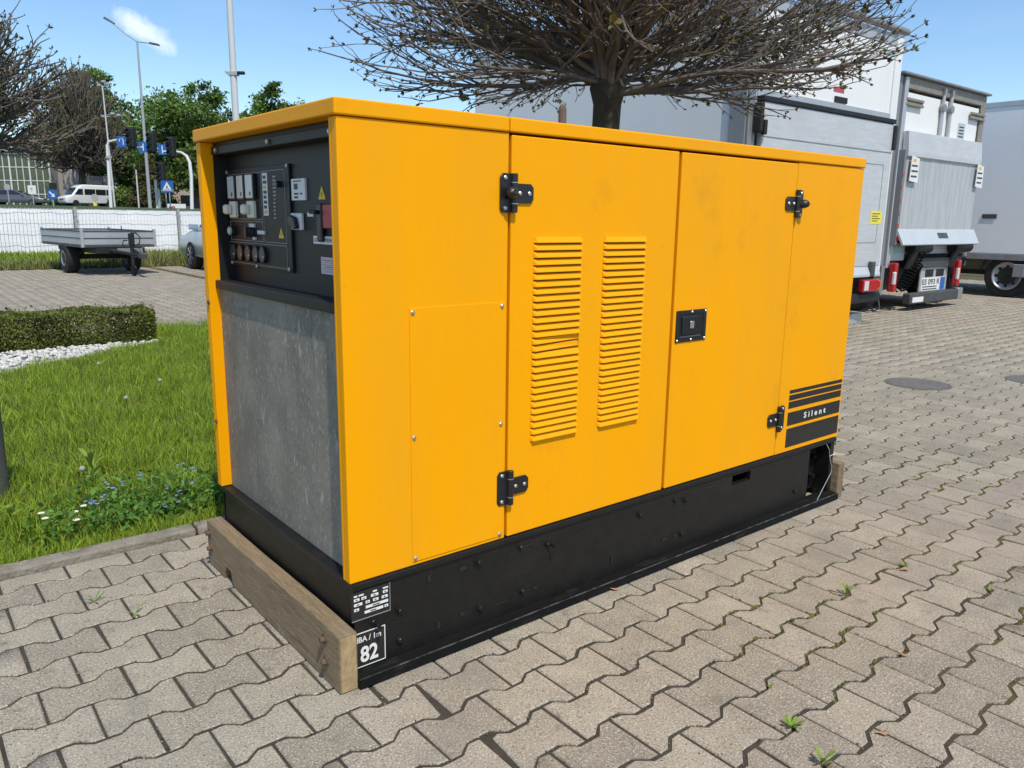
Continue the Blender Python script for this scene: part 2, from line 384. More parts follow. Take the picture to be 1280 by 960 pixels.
PP, PR = .1985, .1413
CURB = 1.268
pave = MB()
def sheet(mb, x0, x1, y0, y1, z): mb.add([(x0, y0, z), (x1, y0, z), (x1, y1, z), (x0, y1, z)], [(0, 1, 2, 3)])
sheet(pave, -6, 24, -6, CURB, -.0034); sheet(pave, 4.2, 24, CURB, 18.3, -.0034); sheet(pave, -8, 4.2, 7.25, 18.3, -.0034)
pav = tag(pave.build('pavement', M_sand), kind='structure')
fp = MB(); sheet(fp, -60, 90, -60, -6, -.011); sheet(fp, 24, 90, -6, 18.3, -.011); sheet(fp, -60, -6, -6, CURB, -.011); sheet(fp, -60, -8, 7.25, 18.3, -.011)
tag(fp.build('far_paving', M_far), kind='structure')
g_ = .0054
HX = .0992-.0038
def paver_outline():
    W_, N_ = .0845-g_, .0565-g_+.001
    up = [(-HX, W_), (-.0675, W_), (-.0335, N_), (.0335, N_), (.0675, W_), (HX, W_)]
    return up+[(x, -y) for x, y in up[::-1]]
OUT = np.array(paver_outline())
def paver_arrays(o, chamfer=True):
    n = len(o); c = np.sign(o)*.0035
    top = np.c_[o-c, np.zeros(n)]; mid = np.c_[o, np.full(n, -.0035)]; bot = np.c_[o, np.full(n, -.018)]
    V = np.r_[top, mid, bot]
    return V
def paver_mesh(name, chips):
    o = OUT.copy()+rng.normal(0, .0012, OUT.shape)
    for ci, amt in chips:
        o[ci] *= (1-amt)
    V = paver_arrays(o); n = len(o)
    b = MB(); fs = [tuple(range(n))[::-1]]
    for k in range(2):
        for i in range(n): fs.append((k*n+i, k*n+(i+1) % n, (k+1)*n+(i+1) % n, (k+1)*n+i))
    b.add(V.tolist(), fs); return b.mesh(name, M_pav1)
PV = [paver_mesh('paver', []) for _ in range(5)]+[paver_mesh('paver', [(random.choice((0, 5, 6, 11)), random.uniform(.03, .09))]) for _ in range(4)]
PCH = [paver_mesh('paver', [(0, .22), (1, .12), (11, .06)]), paver_mesh('paver', [(5, .2), (4, .12)]), paver_mesh('paver', [(6, .18), (7, .08)])]
# lattice
cells = []
for mrow in range(-34, 127):
    y = .3843+PR*mrow
    for k in range(-32, 110):
        x = -.263-PP/2+PP*k+(PP/2 if mrow % 2 else 0)
        if y < CURB-.02 or (x > 4.32 and y < 18.2): cells.append((x, y, 0))
# far drive: same stones laid the other way round
for mrow in range(0, 90):
    x = -8+.07+PR*mrow
    if x > 4.15: break
    for k in range(0, 60):
        y = 7.33+PP/2+PP*k+(PP/2 if mrow % 2 else 0)
        if y < 18.2: cells.append((x, y, 1))
cells = np.array(cells)
rel = np.c_[cells[:, :2], np.zeros(len(cells))]-np.array(CAM)
dep = rel@np.array(FW); uu = 640+FPX*(rel@np.array(RT))/np.maximum(dep, .01); vv = 480-FPX*(rel@np.array(UP))/np.maximum(dep, .01)
inv = (dep > .3) & (uu > -160) & (uu < 1440) & (vv > 200) & (vv < 1120)
infoot = (cells[:, 0] > .12) & (cells[:, 0] < 2.28) & (cells[:, 1] > .1) & (cells[:, 1] < .9)
dist = np.linalg.norm(rel, axis=1)
keep = ((inv & (dist < 21)) | (dist < 3.2)) & ~infoot
# which are hidden behind the generator (slab test)
tmin = np.zeros(len(cells)); tmax = np.ones(len(cells))
for ax, (lo, hi) in enumerate(((0, 2.41), (0, .99), (.0, 1.48))):
    dd = np.where(abs(rel[:, ax]) < 1e-9, 1e-9, rel[:, ax]); a = (lo-CAM[ax])/dd; b = (hi-CAM[ax])/dd
    tmin = np.maximum(tmin, np.minimum(a, b)); tmax = np.minimum(tmax, np.maximum(a, b))
hid = (tmin < tmax-1e-4) & (tmin < .995)
strict = (dep > .3) & (uu > -20) & (uu < 1300) & (vv > 250) & (vv < 980)
score = np.where(keep & strict & ~hid, 1/dep**3, 0)
order = np.argsort(-score); single = set(order[:300].tolist())
chip_px = [(518, 880, 0), (690, 898, 0), (1262, 690, 1), (520, 866, 2)]
chipped = {}
for u, v, kind in chip_px:
    p = G(u, v); d2 = (cells[:, 0]-p.x)**2+(cells[:, 1]-p.y)**2; chipped[int(np.argmin(d2))] = kind
SV = []; ST = []
n = len(OUT)
for i in np.where(keep)[0]:
    x, y, rot = cells[i]
    if i in single:
        me = PCH[chipped[i]] if i in chipped else random.choice(PV[:5] if random.random() < .88 else PV)
        top_y = y+.085
        if top_y > CURB and not rot and x < 4.25:
            o = OUT.copy(); o[:, 1] = np.minimum(o[:, 1], CURB-.003-y); V = paver_arrays(o); b = MB(); fs = [tuple(range(n))[::-1]]
            for k in range(2):
                for q in range(n): fs.append((k*n+q, k*n+(q+1) % n, (k+1)*n+(q+1) % n, (k+1)*n+q))
            b.add(V.tolist(), fs); me = b.mesh('paver', M_pav1)
        ob = put('paver', me, pav, (x, y, random.uniform(-.0007, .0012)), (random.gauss(0, .003), random.gauss(0, .003), (math.pi if random.random() < .5 and top_y <= CURB and i not in chipped else 0)+random.gauss(0, .006)))
    else:
        o = OUT+rng.normal(0, .0012, OUT.shape)
        if random.random() < .1: o[random.choice((0, 5, 6, 11))] *= random.uniform(.88, .96)
        o = o+0
        if rot: o = np.c_[-o[:, 1], o[:, 0]]
        if not rot and y < CURB and x < 4.25: o[:, 1] = np.minimum(o[:, 1], CURB-.003-y)
        V = paver_arrays(o); V[:, 2] += random.uniform(-.0007, .0012)+V[:, 0]*random.gauss(0, .003)+V[:, 1]*random.gauss(0, .003)
        V[:, 0] += x; V[:, 1] += y; SV.append(V); ST.append(np.full(len(V), random.random()))
K = len(SV); base = (np.arange(K)*3*n)[:, None, None]
q = []
for k in range(2):
    for i in range(n): q.append((k*n+i, k*n+(i+1) % n, (k+1)*n+(i+1) % n, (k+1)*n+i))
# split the top 12-gon into 5 quads
q += [(11, 10, 1, 0), (10, 9, 2, 1), (9, 8, 3, 2), (8, 7, 4, 3), (7, 6, 5, 4)]
qs = np.array(q)[:, ::1]; F = (qs[None]+base).reshape(-1, 4)
me = np_mesh('paving_field', np.concatenate(SV), F, M_pavN, np.concatenate(ST))
bm = bmesh.new(); bm.from_mesh(me); bmesh.ops.recalc_face_normals(bm, faces=bm.faces); bm.to_mesh(me); bm.free()
tag(put('paving_field', me, pav), kind='stuff')

# moss cushions along the joints right of the cabinet, and loose grit
bmx = bmesh.new(); bmesh.ops.create_icosphere(bmx, subdivisions=1, radius=1); iv = np.array([v.co[:] for v in bmx.verts]); ifc = np.array([[v.index for v in f.verts] for f in bmx.faces]); bmx.free()
def pebbles(name, xyz, rad_, flat, mt):
    s3 = rad_[:, None, None]*rng.uniform(.6, 1.4, (len(xyz), 1, 3)); s3[:, :, 2] *= flat
    V = iv[None]*s3+xyz[:, None, :]; F = ifc[None]+(np.arange(len(xyz))*len(iv))[:, None, None]
    return tag(put(name, np_mesh(name, V.reshape(-1, 3), F.reshape(-1, 3), mt, np.repeat(rng.uniform(0, 1, len(xyz)), len(iv)), True), pav), kind='stuff')
def joint_points(cnt, x0, x1, y0, y1):
    cs = cells[(cells[:, 0] > x0) & (cells[:, 0] < x1) & (cells[:, 1] > y0) & (cells[:, 1] < y1) & (cells[:, 2] == 0)]
    c_ = cs[rng.integers(0, len(cs), cnt)]; e_ = rng.integers(0, n, cnt); t_ = rng.uniform(0, 1, cnt)[:, None]
    o_ = (OUT[e_]*(1-t_)+OUT[(e_+1) % n]*t_)*1.06
    return c_[:, :2]+o_+rng.normal(0, .0022, (cnt, 2))
mp_ = joint_points(9000, 1.0, 4.6, -1.5, .25)
patch = np.sin(mp_[:, 0]*2.3+mp_[:, 1]*3.1+.6)+np.sin(mp_[:, 0]*4.1-mp_[:, 1]*5.3)*.7+rng.normal(0, .25, len(mp_)); mp_ = mp_[patch > .75]
pebbles('moss', np.c_[mp_, rng.uniform(-.004, -.001, len(mp_))], rng.uniform(.003, .0075, len(mp_)), .7, M_moss)
jp = joint_points(5200, -1.6, 3.0, -2.0, 1.1); gp_ = np.c_[rng.uniform(-1.6, 3.4, 1500), rng.uniform(-2.0, 1.1, 1500)]
allp = np.r_[jp, gp_]; allp = allp[~((allp[:, 0] > -.06) & (allp[:, 0] < 2.47) & (allp[:, 1] > -.045) & (allp[:, 1] < 1))]
pebbles('grit', np.c_[allp, np.full(len(allp), .0006)], rng.uniform(.0008, .0026, len(allp)), .7, M_grit)

# kerb stones between the paving and the lawn
kerb = empty('kerb', (0, CURB, 0)); tag(kerb, kind='structure')
x = -6.0; first = True
while x < 4.2:
    L_ = 1.0
    o_ = MB().box(x+.004, x+L_-.004, .004, .078, -.15, .022+random.uniform(-.006, .006)).build('kerb_stone', M_curb, kerb, bevel=.008, seg=2)
    x += L_
lawnb = MB(); sheet(lawnb, -9, 4.3, CURB+.078, 7.25, .004); tag(lawnb.build('lawn', M_soil), kind='structure')

# ------------------------------------------------------------ generator
gen = empty('diesel_generator', (0, 0, 0), 0, 'yellow silenced diesel generator cabinet on a black skid base with timber beams', 'generator')
GL, GW = 2.412, .988
def gp(name, mb, mt, **k): return mb.build(name, mt, gen, **k)
# black skid base
wall = MB()
zt = .283
wall.box(.012, .17, .004, .03, .033, .262); wall.box(.17, 1.645, .004, .03, .033, .262)
wall.box(1.645, 1.765, .004, .03, .033, .212); wall.box(1.645, 1.765, .004, .03, .25, .262)
wall.box(1.765, 2.20, .004, .03, .033, .262); wall.box(2.20, 2.40, .075, .09, .033, .262)
wall.box(2.20, 2.215, .03, .09, .033, .262); wall.box(2.372, 2.40, .004, .072, .033, .262)
wall.box(1.60, 1.82, .09, .1, .1, .26)
wall.box(.012, .03, .03, .97, .0, .262); wall.box(2.384, 2.40, .09, .97, 0, .262); wall.box(.012, 2.40, .958, .98, .0, .262)
gp('base_frame', wall, M_blk)
lipb = MB().box(.006, 2.404, -.004, .984, .263, zt); gp('top_rail', lipb, M_blk, bevel=.004, seg=2)
fl = MB().prism([(-.042, .003), (.03, .003), (.03, .032), (.0035, .032), (-.038, .029)], 'x', .0, 2.40); gp('skid_flange', fl, M_flange, bevel=.003)
gp('flange_edge', MB().prism([(-.0395, .0292), (-.0395, .0312), (-.036, .0314), (-.036, .0293)], 'x', .0, 2.399), M_edge)  # thin paler strip along the outer top edge of the flange
slot = MB()
for x, z, ww, hh in ((.243, .231, .010, .018), (.358, .228, .022, .010), (.274, .078, .008, .022), (.356, .085, .018, .010), (.636, .085, .018, .008), (.982, .085, .008, .022), (1.255, .088, .03, .008), (1.31, .088, .02, .007), (.60, .236, .05, .004), (.50, .075, .05, .003), (1.5, .236, .06, .004)):
    slot.box(x-ww/2, x+ww/2, .0015, .005, z-hh/2, z+hh/2)
gp('drain_slot', slot, M_stripe)
for x, z, r in ((.146, .165, .010), (.145, .078, .011), (.064, .160, .010), (.415, .231, .012), (.421, .085, .013), (.583, .09, .012), (.573, .238, .009), (.684, .218, .009), (1.111, .217, .011), (1.346, .088, .010), (1.36, .215, .011), (1.30, .225, .008), (2.10, .09, .008)):
    gp('bolt', MB().lathe((x, .006, z), (0, -1, 0), [(0, r*1.25), (.004, r*1.25), (.0045, r*.8), (.011, r*.72), (.013, r*.5)], 8), M_blk)
for x, z in ((.07, .157), (.69, .222)):
    gp('bolt', MB().cyl((x, .006, z), (x, -.03, z-.004), .005, n=8), M_blk)
for z in (.19, .10): gp('bolt', MB().cyl((2.335, .076, z), (2.335, .05, z), .011, n=8), M_blk)
# tie wire at the right hand end
gp('tie_wire', MB().tube([(2.326, .0, .262), (2.34, -.008, .235), (2.351, -.006, .203), (2.368, -.012, .15), (2.366, -.012, .125), (2.30, -.018, .07), (2.235, -.03, .03)], .0015, 5), M_signb)
gp('tie_wire', MB().tube([(2.351, -.006, .203), (2.375, -.004, .205), (2.40, -.002, .206)], .0012, 5), M_white)
# data plate and noise label
pl = gp('data_plate', MB().box(.003, .118, .0015, .0035, .176, .258), M_stripe)
def cellrow(z, cells_, h=.0072):
    for a, b in cells_:
        if h > .005: MB().box(.004+a+(b-a)*.3, .004+a+(b-a)*.62, -.0002, .0004, z-.0012, z+.0014).build('plate_mark', M_stripe, pl)
        MB().box(.004+a, .004+b, .0005, .0015, z-h/2, z+h/2).build('plate_field', M_white, pl)
cellrow(.2465, [(.006, .016), (.02, .035), (.062, .074), (.092, .108)], .004); cellrow(.236, [(.006, .022), (.028, .042), (.056, .078), (.092, .106)])
cellrow(.222, [(.006, .03), (.04, .052), (.062, .078), (.088, .106)]); cellrow(.208, [(.006, .02), (.04, .107)]); cellrow(.194, [(.036, .092), (.096, .107)])
MB().box(.003, .118, .0008, .0015, .176, .178).box(.1165, .118, .0008, .0015, .178, .258).build('plate_border', M_line, pl)
lb = gp('noise_label', MB().box(-.0, .1, .0010, .0035, .040, .140), M_stripe)
MB().box(.0, .1, .0, .001, .1375, .1400).box(.0, .1, .0, .001, .0400, .0420).box(.0975, .1, .0, .001, .0420, .1375).build('label_border', M_white, lb)
text('dBA / 1m', .02, 'lettering', M_white, lb, (.009, -.0002, .112), (1, 0, 0), (0, 0, 1), width=.078, height=.0165, bold=.0004)
text('82', .06, 'lettering', M_white, lb, (.024, -.0002, .052), (1, 0, 0), (0, 0, 1), width=.053, height=.047, bold=.0016)

# yellow housing
core = MB().box(.10, GL-.01, .03, GW-.01, zt, 1.43); gp('inner_frame', core, M_yel)
def panel(name, x0, x1, z0, z1, y0=0.0, t=.026, mt=M_yel, par=gen, bev=.003):
    return MB().box(x0, x1, y0, y0+t, z0, z1).build(name, mt, par, bevel=bev, seg=2)
side1 = MB().box(0, .5085, 0, .028, zt+.002, 1.4425)
side1.box(0, .04, .028, .04, zt+.002, 1.4425)
gp('side_panel', side1, M_yel, bevel=.003, seg=2)
ap = panel('access_panel', .188, .499, .296, .990, -.0025, .0026, bev=.001)
SC = MB().lathe((0, 0, 0), (0, -1, 0), [(0, .0062), (.002, .0062), (.0042, .004), (.0042, .001)], 10).mesh('screw', M_screw)
for x, z in ((.197, .979), (.488, .979), (.197, .647), (.488, .64), (.488, .304), (.197, .306)): put('screw', SC, ap, (x-.0, -.0026, z))
d1 = panel('door', .5170, 1.2155, .287, 1.4375, -.002, .028)
d2 = panel('door', 1.2300, 1.9125, .287, 1.4365, -.002, .028)
panel('side_panel', 1.9185, GL, zt+.002, 1.4425)
MB().box(GL-.02, GL, .028, GW, zt+.002, 1.4425).build('end_panel', M_yel, gen, bevel=.002)
MB().box(.0, GL-.02, GW-.02, GW, zt+.002, 1.4425).build('back_panel', M_yel, gen, bevel=.002)
MB().box(.0, .05, .952, .968, zt+.002, 1.4425).build('corner_post', M_yel, gen, bevel=.002)
MB().box(.042, .052, .04, .955, 1.43, 1.4425).build('head_rail', M_blk2, gen)
# roof cover in two lengths
def cover(x0, x1, y0, y1):
    return MB().box(x0, x1, y0, y1, 1.4445, 1.4825).build('roof_cover', M_yel, gen, bevel=.004, seg=2)
cover(-.007, .5055, -.006, GW+.006); cover(.5085, GL, -.006, GW+.006)
MB().lathe((1.155, .5, 1.4828), (0, 0, 1), [(0, .015), (.12, .015), (.132, .0135), (.140, .009), (.143, .003)], 14).build('exhaust_pipe', M_exh, gen, smooth=True)
# louvres
def vent(door, x0, x1, nl, dented):
    z1, z0 = 1.168, .566; pitch = (z1-z0)/nl; wv = x1-x0
    MB().box(x0+.002, x1-.002, -.0028, -.0018, z0, z1-.004).build('slit_shade', M_slit, door)  # dark plate, painted as the shade inside the open slits
    def hood(drop=0.0, rounded=False):
        b = MB(); h = pitch*.80; e = .006; r = .012 if rounded else .002
        k = 5
        secs = [(0, .15), (e, 1), (wv-e, 1), (wv, .15)]
        V = []
        for i, (xx, s_) in enumerate(secs):
            ss = s_*(1-drop*(xx/wv))
            cut = r if i in (0, 3) else 0
            V += [(xx, 0, pitch-.0005-cut), (xx, -.0045*ss, pitch*.93-cut), (xx, -.0108*ss, pitch-h+.002), (xx, -.0108*ss, pitch-h-.0005), (xx, -.001, pitch-h)]
        fs = []
        for i in range(3):
            for j in range(k-1): fs.append((i*k+j, (i+1)*k+j, (i+1)*k+j+1, i*k+j+1))
        fs += [tuple(range(k)), tuple(range(3*k, 4*k))[::-1]]
        b.add(V, fs); return b.mesh('louvre', M_yel)
    std = hood(); top = hood(rounded=True); dent = hood(.9)
    for i in range(nl):
        me = top if i == 0 else (dent if i in dented else std)
        o = put('louvre', me, door, (x0, -.0022, z1-pitch*(i+1)))
        if i in dented: o.rotation_euler = (0, R(-.9), 0)
vent(d1, .600, .788, 29, (14, 15)); vent(d1, .880, 1.070, 29, ())
# hinges
def hinge(x, z, side, knob):
    s = side        # +1: leaf to the right of the barrel
    b = MB(); h = .052; c = .010
    def px(pts): return [(x+s*a, z+bb) for a, bb in pts]
    plate = px([(-.040, -h+c), (-.032, -h), (-.006, -h), (-.006, h), (-.032, h), (-.040, h-c)])
    b.prism(plate, 'y', -.006, -.0022)
    leaf = px([(.004, -.026), (.066, -.026), (.076, -.016), (.076, .016), (.066, .026), (.004, .026)])
    b.prism(leaf, 'y', -.008, -.0022)
    b.cyl((x+s*.004, -.011, z-h), (x+s*.004, -.011, z-.029), .0095, n=12); b.cyl((x+s*.004, -.011, z-.027), (x+s*.004, -.011, z+.027), .0095, n=12); b.cyl((x+s*.004, -.011, z+.029), (x+s*.004, -.011, z+h), .0095, n=12)
    b.box(min(x-s*.008, x+s*.004), max(x-s*.008, x+s*.004), -.0085, -.0022, z-h, z+h)
    if knob: b.lathe((x-s*.002, -.014, z), (-s*.72, -.62, 0), [(-.004, .010), (.012, .017), (.024, .016), (.034, .011), (.040, .003)], 14)
    o = gp('hinge', b, M_hinge, bevel=.0008)
    for a, bb in ((-.024, .040), (-.024, -.040), (.026, 0), (.060, 0)): put('screw', SC, o, (x+s*a, -.0062 if a < 0 else -.0082, z+bb))
    for q in (.028, -.028): MB().cyl((x+s*.004, -.011, z+q-.0012), (x+s*.004, -.011, z+q+.0012), .0102, n=12).build('hinge_washer', M_screw, o)
hinge(.516, 1.285, 1, True); hinge(.516, .443, 1, False); hinge(1.918, 1.288, -1, True); hinge(1.918, .44, -1, False)
# recessed paddle handle
hd = MB()
hx0, hx1, hz0, hz1 = 1.242, 1.406, .808, .918
hd.box(hx0, hx1, -.0055, -.002, hz0, hz0+.014); hd.box(hx0, hx1, -.0055, -.002, hz1-.014, hz1)
hd.box(hx0, hx0+.016, -.0055, -.002, hz0+.014, hz1-.014); hd.box(hx1-.016, hx1, -.0055, -.002, hz0+.014, hz1-.014)
hdl = gp('door_handle', hd, M_hinge, bevel=.001)
MB().box(hx0+.016, hx1-.016, -.0032, -.0022, hz0+.014, hz1-.014).build('handle_recess', M_blk2, hdl)
MB().prism([(-.0032, hz0+.03), (-.0075, hz0+.026), (-.0085, hz1-.024), (-.0032, hz1-.018)], 'x', hx0+.03, hx1-.05).build('paddle', M_hinge, hdl, bevel=.001)
MB().box(hx0+.02, hx1-.03, -.0065, -.0032, hz0+.016, hz0+.021).build('paddle_edge', M_chas2, hdl)
MB().box(hx0+.070, hx0+.090, -.012, -.0085, hz0+.046, hz0+.072).build('lock_cylinder', M_screw, hdl, bevel=.002)
for a, bb in ((hx0+.008, hz0+.007), (hx1-.008, hz0+.007), (hx1-.008, hz1-.007), ((hx0+hx1)/2, hz1-.007), ((hx0+hx1)/2, hz0+.007)):
    o = put('screw', SC, hdl, (a, -.0056, bb)); o.scale = (.75, .75, .75)
# black stripes and the word Silent
for z0, z1 in ((.5315, .545), (.5, .516), (.4685, .4985-.003), (.3975+.056, .4685-.014), (.3850+.012, .4535), (.304, .384)):
    pass
for z0, z1 in ((.5335, .5475), (.5045, .5185+.008), (.4700, .4985), (.3975, .4530), (.3040, .3840)):
    MB().box(1.991, 2.402, -.0012, -.0002, z0, z1).build('stripe', M_stripe, gen)
text('Silent', .03, 'lettering', M_white, gen, (2.113, -.0016, .413), (1, 0, 0), (0, 0, 1), width=.172, height=.026, space=1.6, bold=.0008)

# end of the cabinet
gal = MB().box(.036, .040, .0405, .9515, zt+.002, .976).build('end_sheet', M_galv, gen)
led = MB().box(.022, .10, .0405, .9515, .9765, 1.004); gp('sill_rail', led, M_blk2, bevel=.003)
MB().box(.035, .05, .0405, .9515, 1.405, 1.43).build('header_rail', M_blk2, gen, bevel=.002)
MB().box(.0505, .0995, .0405, .9515, 1.4046, 1.428).build('recess_top', M_blk2, gen)
MB().box(.0395, .0995, .9465, .9515, 1.0045, 1.4045).build('recess_side', M_blk2, gen)
for y, z in ((.958, .93), (.958, .52)): MB().lathe((.0, y, z), (-1, 0, 0), [(0, .008), (.004, .008), (.006, .004)], 8).build('screw', M_rust, gen)
for z in (.55, .86): MB().lathe((.036, .046, z), (-1, 0, 0), [(0, .007), (.004, .007), (.006, .004)], 8).build('screw', M_blk, gen)
cp = MB().box(.086, .0995, .0405, .9465, 1.0045, 1.4045).build('control_panel', M_blk2, gen)
XP = .086
ip = MB().box(.078, .0858, .452, .938, 1.055, 1.36).build('instrument_plate', M_blk2, cp, bevel=.001)
def cpbox(name, mt, y0, y1, z0, z1, x0=.072, x1=.0778, bev=0): return MB().box(x0, x1, min(y0, y1), max(y0, y1), min(z0, z1), max(z0, z1)).build(name, mt, cp, bevel=bev)
def frame(y0, y1, z0, z1, x=.0772):
    t = .0016; b = MB()
    b.box(x, .0779, y0, y1, z0, z0+t); b.box(x, .0779, y0, y1, z1-t, z1); b.box(x, .0779, y0, y0+t, z0+t, z1-t); b.box(x, .0779, y1-t, y1, z0+t, z1-t)
    return b.build('outline', M_line, cp)
frame(.655, .925, 1.204, 1.344); frame(.482, .645, 1.137, 1.346); frame(.655, .931, 1.137, 1.198); frame(.484, .948, 1.064, 1.131)
for y0, y1 in ((.849, .91), (.772, .829), (.694, .755)):
    bz = cpbox('meter', M_hinge, y0-.003, y1+.003, 1.264, 1.341, .066, .0778, .002)
    cpbox('meter_dial', M_face, y0+.003, y1-.003, 1.269, 1.337, .0652, .066)
    cpbox('meter_needle', M_hinge, (y0+y1)/2-.014, (y0+y1)/2-.004, 1.276, 1.287, .0646, .0652)
for y in (.88, .728):
    cpbox('switch_plate', M_cream, y-.031, y+.020, 1.208, 1.260, .064, .0778, .003)
    cpbox('switch_knob', M_cream, y-.012, y+.018, 1.219, 1.249, .042, .0635, .005)
MB().cyl((.078, .892, 1.166), (.062, .892, 1.166), .016, n=18).build('push_button_ring', M_hinge, cp)
MB().lathe((.062, .892, 1.166), (-1, 0, 0), [(0, .013), (.005, .013), (.008, .008)], 18).build('push_button', M_green, cp)
cpbox('selector_plate', M_face, .716, .756, 1.180, 1.191); cpbox('selector_plate', M_face, .712, .730, 1.142, 1.150)
MB().cyl((.078, .745, 1.165), (.060, .745, 1.165), .017, .014, n=16).box(.054, .061, .739, .751, 1.149, 1.181).build('selector_knob', M_hinge, cp)
cpbox('name_tag', M_face, .637, .689, 1.160, 1.171)
def tri(name, y, z0, h, wd, x):
    return MB().prism([(y-wd/2, z0), (y+wd/2, z0), (y, z0+h)], 'x', x, x+.0008).build(name, M_signy, cp)
def bolt_mark(y, z0, h, x):
    MB().prism([(y+.001*h*60, z0+h*.62), (y-.004*h*30, z0+h*.38), (y+.001, z0+h*.36), (y-.0015, z0+h*.1), (y+.006*h*30, z0+h*.42), (y+.0005, z0+h*.42)], 'x', x-.0006, x-.0001).build('flash_mark', M_hinge, cp)
tri('warning_sign', .520, 1.152, .030, .038, .0770); bolt_mark(.520, 1.152, .030, .0770)
tri('warning_sign', .262, 1.260, .035, .042, .0850); bolt_mark(.262, 1.260, .035, .0850)
st = cpbox('label_strip', M_white, .606, .643, 1.216, 1.340, .0770, .0779)
for k in range(8): cpbox('strip_mark', M_stripe if k not in (0, 5) else M_orange, .612+(.004 if k % 2 else 0), .637, 1.222+k*.0145, 1.231+k*.0145, .0764, .0769)
for k in range(12): cpbox('legend', M_red if k == 6 else M_line, .552 if k > 6 else .545, .566, 1.325-k*.0107, 1.330-k*.0107, .0771, .0779)
MB().cyl((.078, .513, 1.305), (.064, .513, 1.305), .009, n=12).build('key_switch', M_hinge, cp)
for y in (.903, .840, .774, .711, .656):
    MB().lathe((.078, y, 1.098), (-1, 0, 0), [(0, .0262), (.009, .0262), (.0105, .0235), (.0085, .0225), (.0085, .001)], 24).build('gauge', M_hinge, cp)
    MB().lathe((.0693, y, 1.098), (-1, 0, 0), [(0, .0222), (.0004, .0222)], 24).build('gauge_dial', M_gface, cp)
    MB().box(.0683, .0687, y-.014, y-.010+.006, 1.090, 1.094).build('gauge_needle', M_face, cp)
for y, z in ((.935, 1.352), (.458, 1.354), (.930, 1.062), (.715, 1.060), (.470, 1.064)): MB().lathe((.078, y, z), (-1, 0, 0), [(0, .007), (.004, .007), (.006, .003)], 8).build('panel_screw', M_screw, cp)
sh = cpbox('circuit_card', M_white, .354, .442, 1.259, 1.317, .0800, .0858)
for a in ((.40, .424, 1.288, 1.304), (.395, .425, 1.274, 1.279), (.372, .384, 1.274, 1.279), (.40, .424, 1.264, 1.270), (.376, .43, 1.309, 1.312)): cpbox('card_mark', M_stripe, *a, .0794, .0799)
cpbox('isolator_plate', M_white, .378, .446, 1.178, 1.224, .076, .0858, .002)
MB().prism([(.386, 1.182), (.41, 1.180), (.436, 1.194), (.444, 1.212), (.425, 1.218), (.398, 1.212)], 'x', .062, .0758).build('isolator_knob', M_hinge, cp, bevel=.003)
cpbox('name_tag', M_face, .318, .356, 1.215, 1.226, .0848, .0858)
cpbox('breaker', M_hinge, .250, .278, 1.150, 1.249, .074, .0858, .003); cpbox('breaker_lever', M_blk2, .258, .296, 1.222, 1.232, .060, .0735, .003)
cpbox('red_cover', M_red, .186, .240, 1.185, 1.247, .074, .0858, .002)
lbg = cpbox('name_plate', M_white, .208, .322, 1.143, 1.164, .0848, .0858)
text('GENERATOREN', .012, 'lettering', M_stripe, cp, (.0845, .318, 1.148), (0, -1, 0), (0, 0, 1), width=.106, height=.011, bold=.0002)
cpbox('notice', M_pink, .196, .280, 1.064, 1.109, .0848, .0858)
for k in range(6): cpbox('notice_line', M_red if k % 3 == 0 else M_line, .205, .272-(k % 2)*.012, 1.100-k*.006, 1.102-k*.006, .0843, .0847)
for y, z in ((.479, 1.417), (.098, 1.417), (.90, 1.417)): MB().lathe((.034, y, z), (-1, 0, 0), [(0, .008), (.005, .008), (.007, .004)], 8).build('panel_screw', M_screw, cp)

# timber beams bolted across both ends of the skid
def beam(x0, x1, notch):
    y0, y1 = -.028, .985
    pts = [(y0, .001), (.74, .001), (.752, .012), (.765, .045), (.80, .052), (.82, .03), (.83, .001), (y1, .001), (y1, .166), (.6, .163), (.2, .167), (y0, .164)]
    b = MB().prism(pts, 'x', x0, x1)
    b.m = [0]*len(b.f)
    for i, f in enumerate(b.f):
        ys = [b.v[j][1] for j in f]
        if max(ys) < y0+.001: b.m[i] = 1
    return b.build('timber_beam', [M_wood, M_wend if notch else M_wood], gen, bevel=.004, seg=2)
bm1 = beam(-.050, .002, True); bm2 = beam(2.405, 2.452, False)
tag(bm1, 'weathered timber beam bolted across the control end'); tag(bm2, 'weathered timber beam at the far end')
for y, z in ((.055, .125), (.05, .062), (.955, .125), (.95, .07)):
    MB().lathe((-.050, y, z), (-1, 0, 0), [(0, .015), (.003, .015), (.0035, .009), (.012, .009), (.015, .006)], 8).build('beam_bolt', M_rust, bm1)

